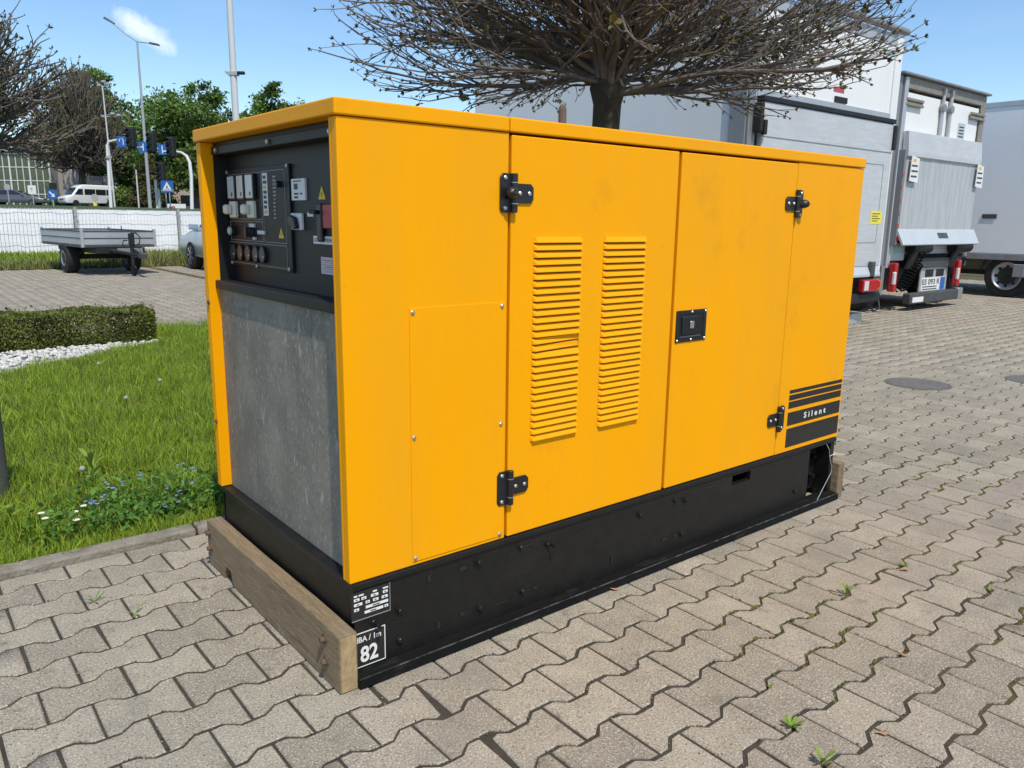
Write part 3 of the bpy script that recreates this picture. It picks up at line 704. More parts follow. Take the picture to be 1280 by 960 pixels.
# ------------------------------------------------------------ vehicles: trucks
def wheel(par, x0, x1, y, r, rim=.6, name='wheel', z=None, outer=None):
    """wheel with its axle along x, between x0 and x1"""
    z = r if z is None else z; wd = x1-x0; c = (x0, y, z)
    o = MB().lathe(c, (1, 0, 0), [(0.02*wd, r*rim), (0, r*.78), (.03*wd, r*.93), (.12*wd, r*.985), (.5*wd, r), (.88*wd, r*.985), (.97*wd, r*.93), (wd, r*.78), (.98*wd, r*rim)], 32, 0, False).build('wheel', M_rubber, par, smooth=True)
    MB().lathe(c, (1, 0, 0), [(-.02*wd, r*rim*.98), (-.03*wd, r*rim*.9), (.08*wd, r*rim*.78), (.12*wd, r*.28), (.02*wd, r*.24), (.0, r*.12), (wd*.99, r*.12), (wd*.9, r*rim*.7), (wd*1.02, r*rim*.95)], 28, 0, False).build('rim', M_rim, o, smooth=True)
    MB().cyl((x0+.0*wd, y, z), (x0+.11*wd, y, z), r*rim*.58, n=24).build('hub', M_chas, o)
    for k in range(8):
        t = 2*math.pi*k/8; MB().cyl((x0+.06*wd, y+math.cos(t)*r*rim*.70, z+math.sin(t)*r*rim*.70), (x0+.10*wd, y+math.cos(t)*r*rim*.70, z+math.sin(t)*r*rim*.70), r*rim*.11, n=10).build('rim_opening', M_chas, o)
    return o
def cab(par, x0, x1, y0, y1, h, mt):
    pr = [(y0, .45), (y1-.1, .4), (y1, .6), (y1-.02, 1.0), (y1-.45, 1.25), (y1-1.05, h), (y0, h)]
    c_ = MB().prism(pr, 'x', x0, x1).build('cab', mt, par, bevel=.05, seg=2)
    MB().prism([(y1-.52, 1.28), (y1-1.04, h-.14), (y1-1.75, h-.14), (y1-1.75, 1.25)], 'x', x0-.006, x1+.006).build('side_window', M_glass, c_)
    MB().add([(x0+.1, y1-.44, 1.27), (x1-.1, y1-.44, 1.27), (x1-.18, y1-1.0, h-.06), (x0+.18, y1-1.0, h-.06)], [(0, 1, 2, 3)]).build('windscreen', M_glass, c_)
    return c_

# truck 1: white box with a raised silver tail lift
t1 = empty('box_truck', (5.95, 3.1, 0), 0, 'white box truck with plain silver tail lift, nearest behind the generator', 'truck', 'trucks parked in a row')
W1 = 2.95
MB().box(.02, W1-.02, .06, 4.5, .78, 3.42).build('cargo_box', M_box, t1, bevel=.01)
MB().box(0, .018, .20, 4.5, .70, .80).box(W1-.018, W1, .2, 4.5, .7, .8).build('bottom_rail', M_alu, t1)
MB().box(-.004, .03, .205, 4.52, 3.30, 3.435).build('roof_rail', M_alu, t1)
MB().box(-.012, .07, .0, .20, .66, 3.43).box(.0, .12, -.03, 0, .66, 3.43).build('rear_post', M_alud, t1, bevel=.006)
MB().box(.072, .09, -.04, .21, .66, 3.43).build('post_cover', M_alu, t1)
MB().box(W1-.15, W1, -.03, .20, .60, 3.43).build('rear_post', M_box, t1, bevel=.006)
MB().box(.122, W1-.152, -.02, .05, 3.25, 3.38).build('door_header', M_alu, t1, bevel=.004)
MB().cyl((-.03, -.03, 3.43), (W1+.04, -.03, 3.43), .042, n=12).build('roof_gutter', M_alud, t1, smooth=True)
dr1 = MB().box(.122, W1-.152, -.012, .04, 2.505, 3.247).build('roller_door', M_wht, t1, bevel=.003)
MB().box(.122, W1-.152, -.03, .04, 2.43, 2.502).build('door_sill', M_alu, t1, bevel=.003)
text('Trans', .1, 'lettering', M_stripe, dr1, (1.10, -.014, 2.72), (1, 0, 0), (0, 0, 1), width=.36, height=.085)
MB().box(1.52, 1.74, -.0145, -.0125, 2.62, 2.675).build('red_reflector', M_lampr, dr1); MB().box(1.55, 1.80, -.03, -.0125, 2.515, 2.575).build('door_latch', M_chas, dr1)
MB().box(2.50, 2.78, -.0145, -.0125, 3.13, 3.19).build('blue_tape', M_teal, dr1)
tl1 = MB().box(.14, W1-.16, -.10, -.035, .72, 2.375).build('tail_lift', M_brush, t1, bevel=.008)
MB().box(.12, W1-.15, -.115, -.03, 2.378, 2.428).build('rubber_edge', M_chas, tl1, bevel=.006)
MB().box(.15, W1-.17, -.104, -.1005, 2.045, 2.055).build('platform_joint', M_alud, tl1)
MB().box(2.0, 2.62, -.103, -.1005, 1.00, 1.006).box(2.62, 2.626, -.103, -.1005, 1.0, 1.9).box(2.0, 2.62, -.103, -.1005, 1.9, 1.906).build('platform_outline', M_alud, tl1)
MB().prism([(-.1, .718), (-.035, .718), (-.035, .60), (-.14, .60), (-.14, .63)], 'x', .16, W1-.2).build('platform_lip', M_lip, tl1, bevel=.004)
for x in (.055, W1-.185):
    MB().box(x, x+.05, -.135, -.04, 2.08, 2.36).build('lock_bracket', M_chas, t1, bevel=.01)
MB().box(.105, .15, -.15, -.1, 2.06, 2.2).build('lock_bracket', M_chas, t1, bevel=.008)
MB().box(2.44, 2.70, -.1035, -.1005, 1.22, 1.37).build('warning_sticker', M_stky, tl1)
for k in range(4): MB().box(2.47, 2.66-.05*(k % 2), -.1045, -.1038, 1.335-k*.028, 1.345-k*.028).build('sticker_line', M_stripe, tl1)
MB().box(.25, W1-.2, .0, 4.4, .40, .68).build('chassis', M_chas, t1)
MB().box(.1, W1-.05, -.10, .02, .28, .40).build('under_bumper', M_chas, t1, bevel=.02)
MB().box(2.50, 2.58, -.16, -.1, .60, .78).build('lift_hook', M_chas2, t1, bevel=.01)
MB().tube([(2.62, -.06, .3), (2.75, -.1, .17), (2.9, -.1, .19), (2.95, -.05, .3)], .012, 6).build('air_hose', M_chas, t1)
for xx in (.1, 2.33):
    tlm = MB().prism([(xx, .42), (xx+.34, .42), (xx+.42, .46), (xx+.43, .53), (xx+.36, .57), (xx, .57)], 'y', -.16, -.09).build('tail_lamp', M_lampr, t1, bevel=.015, seg=2)
    MB().prism([(xx+.34, .415), (xx+.43, .455), (xx+.44, .535), (xx+.365, .575)], 'y', -.158, -.085).build('indicator', M_lampo, tlm, bevel=.01)
    MB().box(xx+.02, xx+.12, -.166, -.1605, .44, .55).build('reversing_lamp', M_lampw, tlm, bevel=.002)
wheel(t1, W1-.32, W1-.08, .78, .36); wheel(t1, .08, .32, .78, .36); wheel(t1, W1-.32, W1-.08, 5.6, .36); wheel(t1, .08, .32, 5.6, .36)
cab(t1, .3, W1-.3, 4.6, 6.6, 2.25, M_van)

# truck 2: white doors above a ribbed tail lift
t2 = empty('box_truck', (9.93, 3.6, 0), 0, 'box truck with white double doors above a ribbed silver tail lift with two warning tags', 'truck', 'trucks parked in a row')
W2 = 2.79
MB().box(.02, W2-.02, .12, 5.2, .80, 3.08).build('cargo_box', M_box, t2, bevel=.01)
MB().box(0, .10, -.02, .12, .62, 3.15).build('rear_post', M_alud, t2, bevel=.01)
MB().box(.10, .13, .03, .12, .62, 3.15).build('post_gap', M_chas, t2)
MB().box(.13, .22, -.05, .12, .62, 3.14).build('rear_post', M_alu, t2, bevel=.012)
MB().box(W2-.15, W2, -.03, .12, .62, 3.15).build('rear_post', M_tan, t2, bevel=.01)
MB().box(.222, W2-.152, -.03, .12, 3.0, 3.15).build('head_beam', M_tan, t2, bevel=.006)
MB().box(-.02, W2+.02, -.09, .14, 3.152, 3.185).build('roof_gutter', M_alud, t2, bevel=.008)
MB().box(.222, W2-.152, .04, .119, .9, 2.998).build('door_gasket', M_chas, t2)
for a, b in ((.26, 1.385), (1.425, W2-.20)):
    MB().box(a, b, -.012, .038, 1.0, 2.955).build('rear_door', M_wht, t2, bevel=.004)
for xx in (1.285, 1.535):
    o = MB().cyl((xx, -.045, 1.0), (xx, -.045, 3.08), .026, n=10).build('lock_rod', M_alu, t2, smooth=True)
    MB().cyl((xx, -.08, 2.84), (xx, -.014, 2.84), .055, n=12).box(xx-.03, xx+.03, -.07, -.032, 3.02, 3.10).build('rod_cam', M_alud, o)
for xx, zz in ((.18, 2.83), (W2-.55, 2.83)):
    h_ = MB().box(xx, xx+.50, -.06, -.031, zz-.05, zz-.012).box(xx, xx+.50, -.06, -.031, zz+.012, zz+.05).box(xx, xx+.50, -.045, -.031, zz-.012, zz+.012).build('door_hinge', M_tan, t2, bevel=.006)
vs = MB().box(1.93, 2.17, -.016, -.0125, 2.47, 2.70).build('vent_sticker', M_lip, t2)
for k in range(4): MB().box(1.97, 2.13, -.0175, -.0162, 2.50+k*.045, 2.518+k*.045).build('vent_slot', M_stripe, vs)
TA, TB = .19, 2.57
tl2 = MB().prism([(-.10, 1.10), (-.06, 1.10), (-.06, 2.45), (-.13, 2.45), (-.155, 2.18), (-.155, 2.12), (-.10, 2.10)], 'x', TA, TB).build('tail_lift', M_brush, t2, bevel=.006)
npl = 10
for k in range(npl):
    a = TA+.02+k*(TB-TA-.04)/npl
    MB().box(a+.0004, a+(TB-TA-.04)/npl-.0004, -.125-(.0015 if k % 2 else 0), -.101, 1.14, 2.115).build('platform_board', M_ribs, tl2, bevel=.0012)
lp2 = MB().prism([(-.13, 1.165), (-.11, 1.12), (-.20, .93), (-.235, .945)], 'x', .17, TB+.10).build('platform_lip', M_lip, tl2, bevel=.006)
MB().box(TA-.05, TA-.003, -.13, -.05, .95, 2.2).build('warning_edge', M_alud, tl2)
for k in range(6): MB().box(TA-.045, TA-.005, -.134, -.131, 1.0+k*.17, 1.06+k*.17).build('red_band', M_lampr, tl2)
q = lambda x, t: (x, -.13-.105*t-.004, 1.165-.22*t)
MB().add([q(1.32, .25), q(1.64, .25), q(1.64, .6), q(1.32, .6)], [(0, 1, 2, 3)]).build('maker_plate', M_chas2, tl2)
for xx in (.25, 2.40):
    tg = MB().prism([(xx, 1.80), (xx+.25, 1.78), (xx+.24, 2.10), (xx+.02, 2.13)], 'y', -.172, -.165).build('warning_tag', M_white, tl2)
    for z_, wd in ((1.86, .2), (1.93, .22), (2.0, .2)): MB().box(xx+.03, xx+.03+wd*.85, -.1738, -.1722, z_-.012, z_+.012).build('tag_line', M_chas2, tg)
    MB().box(xx+.06, xx+.15, -.1738, -.1722, 2.05, 2.09).build('tag_mark', M_orange, tg)
MB().box(.62, W2-.05, -.02, .10, .80, .955).build('sill_beam', M_lip, t2, bevel=.006)
MB().box(.20, .60, -.06, .08, .72, .97).build('control_box', M_alu, t2, bevel=.01); MB().box(.27, .50, -.064, -.0605, .83, .93).build('control_label', M_teal, t2)
for k in range(3): MB().box(.64, W2-.07, -.024, -.0205, .83+k*.04, .835+k*.04).build('beam_groove', M_alud, t2)
MB().box(.95, W2-.12, -.08, .05, .60, .745).build('cross_beam', M_chas2, t2, bevel=.008)
for xx in (.78, 2.16):
    a_ = MB().cyl((xx-.12, -.10, .90), (xx+.30, -.16, .90), .085, n=14).cyl((xx-.06, -.05, .60), (xx-.02, -.12, .90), .07, n=10).build('lift_arm', M_chas, t2, smooth=True)
    MB().cyl((xx+.301, -.16, .90), (xx+.33, -.165, .90), .072, n=14).build('arm_pin', M_rust, a_)
    MB().cyl((xx+.05, -.12, .965), (xx+.2, -.14, .99), .04, n=10).build('ram_head', M_alu, a_)
def coil(p0, p1, r, turns, wire):
    p0 = Vector(p0); p1 = Vector(p1); d = (p1-p0); a = d.orthogonal().normalized(); b = d.normalized().cross(a); pts = []
    for i in range(turns*9+1):
        t = i/(turns*9); q = 2*math.pi*i/9; pts.append(p0+d*t+(a*math.cos(q)+b*math.sin(q))*r)
    return MB().tube(pts, wire, 5)
coil((.52, -.08, .30), (.94, -.14, .84), .06, 13, .011).build('coiled_cable', M_coil, t2)
coil((.68, -.06, .30), (1.04, -.10, .66), .045, 10, .010).build('coiled_cable', M_coil, t2)
coil((2.35, -.04, .42), (2.56, -.08, .72), .04, 9, .009).build('coiled_cable', M_coil, t2)
lp_ = MB().box(1.22, 2.12, -.045, -.02, .24, .60).build('plate_holder', M_alu, t2, bevel=.004)
MB().box(1.36, 1.62, -.05, -.0455, .46, .57).box(1.72, 1.98, -.05, -.0455, .46, .57).build('holder_opening', M_chas, lp_)
MB().box(.98, 2.2, -.10, -.02, .205, .235).build('plate_shelf', M_lip, t2, bevel=.004)
pt = MB().box(1.26, 2.04, -.052, -.0455, .255, .45).build('number_plate', M_white, t2)
MB().box(1.88, 2.035, -.0535, -.0522, .26, .445).build('plate_band', M_blue, pt)
text('ES 093 R', .1, 'lettering', M_stripe, pt, (1.28, -.0535, .345), (1, 0, 0), (0, 0, 1), width=.58, height=.085, bold=.002)
for z_ in (.315, .278): MB().box(1.30, 1.78, -.0533, -.0522, z_-.008, z_+.008).build('plate_line', M_chas2, pt)
MB().box(.0, .09, -.05, .05, .26, .66).build('lamp_bracket', M_alud, t2)
for xx, ww in ((.17, .095), (2.23, .095)):
    tlm = MB().box(xx, xx+ww, -.16, -.06, .30, .70).build('tail_lamp', M_lampr, t2, bevel=.02, seg=2)
    MB().box(xx-.004, xx+ww*.5, -.165, -.12, .40, .58).build('reversing_lamp', M_lampw, tlm, bevel=.01)
bp = MB().box(.68, 2.28, -.18, -.06, .10, .255).build('under_bumper', M_chas2, t2, bevel=.015)
MB().box(2.285, 2.46, -.17, -.04, .10, .27).build('bumper_end', M_alud, t2, bevel=.01)
MB().box(.74, 1.08, -.1835, -.1805, .125, .20).build('bumper_label', M_white, bp)
MB().box(.2, W2-.2, .12, 5.0, .30, .78).build('chassis', M_chas, t2)
wheel(t2, W2-.34, W2-.04, .42, .37); wheel(t2, .05, .35, .42, .37); wheel(t2, W2-.34, W2-.04, 5.8, .37); wheel(t2, .05, .35, 5.8, .37)
MB().tube([(W2-.3, .0, .36), (W2+.2, .1, .38), (W2+.5, .3, .42)], .012, 5).build('air_hose', M_chas2, t2)
cab(t2, .2, W2-.2, 5.3, 7.2, 2.3, M_van)

# truck 3: seen from its side
t3 = empty('box_truck', (14.45, 2.85, 0), 0, 'pale grey box truck at the far right, seen along its plain side wall', 'truck', 'trucks parked in a row')
MB().box(0, 2.5, 0, 8.0, .745, 3.24).build('cargo_box', M_box, t3, bevel=.01)
MB().box(-.012, 2.512, -.01, 8.01, .64, .743).build('bottom_rail', M_alud, t3, bevel=.005)
MB().box(-.012, .05, -.01, 8.01, 3.20, 3.29).box(2.45, 2.512, -.01, 8.01, 3.20, 3.29).build('roof_rail', M_alu, t3, bevel=.005)
MB().box(.05, .09, .05, 7.8, .46, .638).box(2.41, 2.45, .05, 7.8, .46, .638).build('frame_rail', M_brown, t3)
MB().box(.3, 2.2, .1, 7.8, .36, .6).build('chassis', M_chas, t3)
MB().prism([(.70, .555), (.81, .555), (.83, .58), (.81, .605), (.70, .605), (.68, .58)], 'x', .03, .049).build('marker_lamp', M_lampo, t3)
MB().box(-.016, -.012, .99, 1.22, 1.345, 1.42).box(-.004, 0, .99, 1.22, 1.345, 1.42).build('side_label', M_chas2, t3)
wheel(t3, .02, .30, .72, .37, .66); wheel(t3, 2.2, 2.48, .72, .37, .66); wheel(t3, .02, .3, 6.2, .37, .66); wheel(t3, 2.2, 2.48, 6.2, .37, .66)
mg = MB()
for k in range(20):
    a0 = R(10+k*8); a1 = R(18+k*8)
    for rr_ in (.43,):
        y0, z0, y1, z1 = .72+math.cos(a0)*rr_, .37+math.sin(a0)*rr_, .72+math.cos(a1)*rr_, .37+math.sin(a1)*rr_
        mg.add([(-.0, y0, z0), (-.0, y1, z1), (.34, y1, z1), (.34, y0, z0)], [(0, 1, 2, 3)])
mg.build('mudguard', M_chas, t3)
lr = MB().box(-.03, .02, .44, .62, .36, .58).build('lamp_bracket', M_alud, t3, bevel=.01)
MB().box(-.025, .02, .10, .435, .38, .55).build('tail_lamp', M_lampr, t3, bevel=.02)
MB().box(.1, 2.4, .02, .12, .20, .34).build('under_bumper', M_chas, t3)
MB().prism([(8.1, .4), (9.7, .4), (9.75, 1.1), (9.5, 2.4), (8.1, 2.5)], 'x', .1, 2.4).build('cab', M_van, t3, bevel=.05)

ch = empty('wheel_chock', tuple(G(1073, 404)), R(6), 'light grey wedge block lying at the nearest truck wheel', 'wheel chock')
MB().prism([(-.55, 0), (.10, 0), (.08, .125), (-.25, .135)], 'y', 0, .2).build('wedge', M_alu, ch, bevel=.006)
MB().box(-.5, .085, .03, .17, -.004, .0).build('rubber_foot', M_chas, ch)

# ------------------------------------------------------------ flat tipping trailer
A_ = Vector((2.40, 15.69, 0)); tr = empty('farm_trailer', tuple(A_), R(5.5), 'low flatbed trailer with silver drop sides standing before the white fence', 'trailer')
TW, TL = 1.42, 2.75
bed = MB().box(0, TW, 0, TL, .555, .60).build('bed', M_chas2, tr, bevel=.006)
def side(x0, x1, y0, y1, nm):
    o = MB().box(x0, x1, y0, y1, .61, .86).build('drop_side', M_alu, tr, bevel=.004)
    cap_ = MB().box(x0-.008, x1+.008, y0-.008, y1+.008, .862, .885).build('side_rail', M_chas2, o)
    if x1-x0 > y1-y0: MB().box(x0+.02, x1-.02, y0-.006, y0-.0005, .725, .745).build('side_groove', M_chas2, o)
    else: MB().box(x0-.006, x0-.0005, y0+.02, y1-.02, .725, .745).build('side_groove', M_chas2, o)
    return o
side(.03, TW-.03, 0, .03, 'front'); side(.03, TW-.03, TL-.03, TL, 'back'); side(0, .03, .04, TL-.04, 'l'); side(TW-.03, TW, .04, TL-.04, 'r')
for x, y in ((.0, -.012), (TW-.04, -.012), (0, TL-.03), (TW-.04, TL-.03)):
    MB().box(x-.006, x+.046, y-.004, y+.05, .56, .92).build('corner_post', M_alu, tr, bevel=.004)
MB().box(.25, TW-.25, -.05, 2.5, .44, .55).build('chassis_frame', M_chas, tr)
MB().prism([(.62, .50), (.95, .36), (1.10, .36), (1.1, .54), (.62, .54)], 'y', -.12, -.06).build('tipping_bracket', M_alud, tr)
MB().box(.15, TW-.15, 1.15, 1.27, .28, .38).box(.3, .36, 1.1, 1.3, .3, .5).box(TW-.36, TW-.3, 1.1, 1.3, .3, .5).build('axle', M_chas, tr)
for x0 in (-.02, TW-.22): wheel(tr, x0, x0+.24, 1.2, .30, .55, z=.30)
# drawbar pieces at the front, upright jockey wheel
MB().tube([(.5, -.02, .5), (.78, -.9, .42)], .035, 6).tube([(.95, -.02, .5), (.80, -.9, .42)], .035, 6).build('drawbar', M_chas, tr)
MB().box(.735, .845, -1.06, -.88, .37, .47).build('coupling', M_chas2, tr, bevel=.01)
jk = MB().cyl((.79, -.42, .20), (.79, -.42, .84), .035, n=10).box(.745, .835, -.47, -.38, .62, .84).build('jockey_stand', M_chas, tr)
MB().lathe((.76, -.42, .11), (1, 0, 0), [(0, .06), (.0, .10), (.06, .10), (.06, .06)], 16).build('jockey_wheel', M_rubber, jk)
MB().tube([(.79, -.42, .84), (.83, -.46, .90), (.9, -.48, .82)], .012, 6).build('crank_handle', M_chas2, jk)
MB().tube([(.85, -.36, .60), (.97, -.34, .64), (1.0, -.3, .76), (.95, -.25, .84), (.86, -.2, .84)], .012, 6).tube([(.7, -.36, .56), (.64, -.34, .62), (.68, -.3, .70), (.76, -.28, .70)], .012, 6).build('brake_hose', M_chas, tr)
MB().box(.99, 1.06, -.03, -.012, .40, .50).build('white_lamp', M_white, tr)
MB().cyl((.76, -.005, .88), (.76, -.005, .98), .01, n=6).build('rail_pin', M_chas, tr)

# ------------------------------------------------------------ cars on the road
def car(name, loc, rz, paint, label, cat, L=4.6, Wd=1.8, H=1.45, group=None, nose=.28):
    c = empty(name, loc, rz, label, cat, group)
    lo, sh = .28, .92*H/1.45
    pr = [(0, .34), (.05*L, lo), (.95*L, lo), (L, .36), (.995*L, .58), (.97*L, .72), (.75*L, sh), (.10*L, sh+.04), (.01*L, sh-.05), (0, .6)]
    pr = [(x-L/2, z) for x, z in pr]
    b = MB(); h = Wd/2
    secs = [(-h, .0), (-h*.97, .0)]
    b.prism(pr, 'y', -h, h); b.build('body', paint, c, bevel=.06, seg=3, smooth=True)
    gh = [(.12*L, sh), (.24*L, H-.03), (.36*L, H), (.50*L, H-.02), (.745*L, sh)]
    V = []; k = len(gh)
    for s_ in (-1, 1):
        for x, z in gh: V.append((x-L/2, s_*h*(.94-.22*(z-sh)/(H-sh)), z-.01))
    fs = [tuple(range(k)), tuple(range(k, 2*k))[::-1]]+[(i, (i+1) % k, (i+1) % k+k, i+k) for i in range(k)]
    MB().add(V, fs).build('roof', paint, c, bevel=.04, seg=2, smooth=True)
    for s_ in (-1, 1):
        for x0, x1, x2, x3 in ((.17, .255, .40, .40), (.415, .415, .505, .67)):
            q = []
            for xx, z in ((x0, sh+.06), (x1, H-.09), (x2, H-.07), (x3, sh+.06)): q.append((xx*L-L/2, s_*(h*(.94-.22*(z-sh)/(H-sh))+.008), z))
            MB().add(q, [(0, 1, 2, 3)]).build('side_window', M_glass, c)
    def yy(z): return h*(.94-.22*(z-sh)/(H-sh))-.1
    z0, z1 = sh+.05, H-.07
    MB().add([(.725*L-L/2, -yy(z0), z0), (.725*L-L/2, yy(z0), z0), (.528*L-L/2+.02, yy(z1), z1), (.528*L-L/2+.02, -yy(z1), z1)], [(0, 1, 2, 3)]).build('windscreen', M_glass, c, loc=(.03, 0, .012))
    MB().add([(.135*L-L/2, -yy(z0), z0), (.135*L-L/2, yy(z0), z0), (.232*L-L/2, yy(z1), z1), (.232*L-L/2, -yy(z1), z1)], [(0, 1, 2, 3)]).build('rear_window', M_glass, c, loc=(-.03, 0, .012))
    for s_ in (-1, 1):
        MB().box(.955*L-L/2, .99*L-L/2, s_*h*.78-.16, s_*h*.78+.16, .60, .72).build('headlight', M_lampw, c, bevel=.02)
        MB().box(-L/2-.012, -L/2+.05, s_*h*.78-.16, s_*h*.78+.16, .66, .80).build('tail_lamp', M_lampr, c, bevel=.02)
        MB().box(.64*L-L/2, .68*L-L/2, min(s_*h, s_*(h+.17)), max(s_*h, s_*(h+.17)), sh, sh+.12).build('mirror', paint, c, bevel=.02)
        for fx in (.20, .80):
            y0 = s_*(h-.10); r = .32; ww = .21
            wl = MB().lathe((fx*L-L/2, y0-s_*.1, r), (0, s_, 0), [(0, r*.6), (0, r*.9), (.03, r), (.18, r), (.21, r*.9), (.208, r*.62)], 24).build('wheel', M_rubber, c, smooth=True)
            rm = MB().lathe((fx*L-L/2, y0-s_*.1, r), (0, s_, 0), [(.17, r*.64), (.213, r*.66), (.19, r*.55), (.165, r*.2), (.2, r*.14)], 20)
            for q in range(7):
                t = 2*math.pi*q/7; cx_, cz_ = fx*L-L/2, r
                rm.tube([(cx_+math.cos(t)*r*.12, y0+s_*.1, cz_+math.sin(t)*r*.12), (cx_+math.cos(t)*r*.62, y0+s_*.108, cz_+math.sin(t)*r*.62)], .018, 5)
            rm.build('rim', M_rim, wl)
    return c
dirc = RT.copy(); dirc.z = 0; dirc.normalize()
p = D(22, 258, 80); car('sedan_car', (p.x, p.y, 1.91), math.atan2(dirc.y, dirc.x)+R(12), M_carg, 'dark grey sedan driving past behind the white fence', 'car', 5.6, 1.95, 1.56)
car('parked_car', (5.72, 15.78, 0), R(90), M_carb, 'silver blue car half hidden behind the yellow generator, by the white fence', 'car', 4.1, 1.72, 1.42)
# minibus
p = D(112, 258, 85); mb_ = empty('minibus', (p.x, p.y, 1.93), math.atan2(-.15, -.73), 'white high-roof minibus on the road behind the fence', 'van')
L_ = 5.6; h = 1.0
pr = [(-L_/2, .35), (L_/2-.1, .3), (L_/2, .5), (L_/2-.05, .95), (L_/2-.75, 1.2), (L_/2-1.35, 1.95), (L_/2-1.8, 2.25), (L_/2-2.0, 2.28), (-L_/2+.2, 2.26), (-L_/2, 2.0)]
MB().prism(pr, 'y', -h, h).build('body', M_van, mb_, bevel=.09, seg=3, smooth=True)
for s_ in (-1, 1):
    MB().prism([(L_/2-.98, 1.22), (L_/2-1.42, 1.82), (L_/2-1.85, 1.82), (L_/2-1.85, 1.2)], 'y', s_*h-.01, s_*h+.01).build('side_window', M_glass, mb_)
    for x0, x1 in ((-2.5, -1.45), (-1.4, -.35), (-.3, .8)): MB().box(x0, x1, s_*h-.01, s_*h+.01, 1.22, 1.82).build('side_window', M_glass, mb_)
    MB().box(L_/2-.1, L_/2+.0, s_*.75-.2, s_*.75+.2, .72, .92).build('headlight', M_lampw, mb_, bevel=.03)
    for fx in (-1.7, 1.75): MB().lathe((fx, s_*(h-.22), .35), (0, s_, 0), [(0, .2), (0, .32), (.03, .35), (.2, .35), (.23, .32), (.225, .2)], 20).build('wheel', M_rubber, mb_)
MB().add([(L_/2-.72, -.85, 1.24), (L_/2-.72, .85, 1.24), (L_/2-1.30, .78, 1.93), (L_/2-1.30, -.78, 1.93)], [(0, 1, 2, 3)]).build('windscreen', M_glass, mb_, loc=(.03, 0, .03))
MB().box(L_/2-.03, L_/2+.02, -.5, .5, .66, .8).build('grille', M_chas2, mb_)

# ------------------------------------------------------------ fence and verge
fn = empty('mesh_fence', (0, 25.9, 0), 0, 'white tarpaulin covered mesh fence on grey posts behind the trailer', 'fence')
posts = [-10.9, -7.87, -4.84, -1.81, 1.22, 4.22, 7.27, 10.3, 13.33, 16.36]
wires = MB()
for i, x in enumerate(posts):
    MB().box(x-.035, x+.035, -.05, .02, -.1, 1.40).box(x-.05, x+.05, -.06, -.045, 1.12, 1.20).build('post', M_pole, fn)
    if i+1 < len(posts):
        a, b = x+.06, posts[i+1]-.06; nx, nz = 16, 6
        V = []
        for kz in range(nz):
            for kx in range(nx):
                V.append((a+(b-a)*kx/(nx-1), .06+random.uniform(-.02, .02), -.08+1.41*kz/(nz-1)+(random.uniform(-.02, .01) if kz == nz-1 else 0)))
        MB().add(V, [(kz*nx+kx, kz*nx+kx+1, (kz+1)*nx+kx+1, (kz+1)*nx+kx) for kz in range(nz-1) for kx in range(nx-1)]).build('tarp_panel', M_tarp, fn, smooth=True)
x = posts[0]
while x < posts[-1]:
    wires.box(x-.004, x+.004, -.012, -.002, -.05, 1.36); x += .1
for z in (.02, .35, .68, 1.01, 1.33): wires.box(posts[0], posts[-1], -.018, -.0125, z-.005, z+.005)
tag(wires.build('wire_mesh', M_wire, fn), kind='stuff')
vg = MB(); sheet(vg, -60, 90, 18.3, 26.6, .006); tag(vg.build('verge', M_soil), kind='structure')

def blades(xy, hmin, hmax, wd, lean=.35, z0=0.0, clump=None):
    n_ = len(xy); hh = rng.uniform(hmin, hmax, n_)
    if clump is not None: hh *= clump
    a = rng.uniform(0, 2*np.pi, n_); dx, dy = np.cos(a), np.sin(a); b_ = rng.uniform(0, 2*np.pi, n_); ln = np.abs(rng.normal(0, lean, n_))*hh
    lx, ly = np.cos(b_)*ln, np.sin(b_)*ln; w_ = wd*rng.uniform(.6, 1.3, n_)
    V = np.zeros((n_, 5, 3)); x, y = xy[:, 0], xy[:, 1]; zz = np.broadcast_to(z0, (n_,))
    for k, s_ in ((0, -1), (1, 1)): V[:, k] = np.c_[x+s_*dx*w_, y+s_*dy*w_, zz]
    for k, s_ in ((2, 1), (3, -1)): V[:, k] = np.c_[x+s_*dx*w_*.7+lx*.4, y+s_*dy*w_*.7+ly*.4, zz+hh*.55]
    V[:, 4] = np.c_[x+lx, y+ly, zz+hh]
    F_ = np.array([(0, 1, 2), (0, 2, 3), (3, 2, 4)])[None]+(np.arange(n_)*5)[:, None, None]
    tn = np.repeat(rng.uniform(0, 1, n_), 5)
    return V.reshape(-1, 3), F_.reshape(-1, 3), tn
def smooth_noise(x, y, s):
    return .5+.25*(np.sin(x*s*2.1+1.3)+np.sin(y*s*2.7+.4+np.sin(x*s*1.3)*1.5))*1.0
# lawn: dense near the camera, thinner behind
def in_gravel(x, y):
    edge = 5.30+(x+.10)*.72
    return (y > np.maximum(edge, 3.0)) & (x < 1.22)
nb = 170000
xy = np.c_[rng.uniform(-2.0, 2.4, nb*2), 1.335+5.9*rng.uniform(0, 1, nb*2)**1.35]
ok = ~in_gravel(xy[:, 0]+rng.normal(0, .03, len(xy)), xy[:, 1]) & ~((xy[:, 0] < 1.2) & (xy[:, 1] > 6.2))
ok &= ~((xy[:, 0] > 2.0) & (rng.uniform(0, 1, len(xy)) > .35))
xy = xy[ok][:nb]
xy = np.r_[xy, np.c_[rng.uniform(2.1, 4.18, 26000), rng.uniform(1.36, 7.2, 26000)], np.c_[rng.uniform(-4.5, -1.9, 26000), rng.uniform(1.36, 3.6, 26000)]]
clump = .55+.9*np.clip(smooth_noise(xy[:, 0], xy[:, 1], 4.3)*smooth_noise(xy[:, 1]+3, xy[:, 0], 9.7)*2, 0, 1.2)
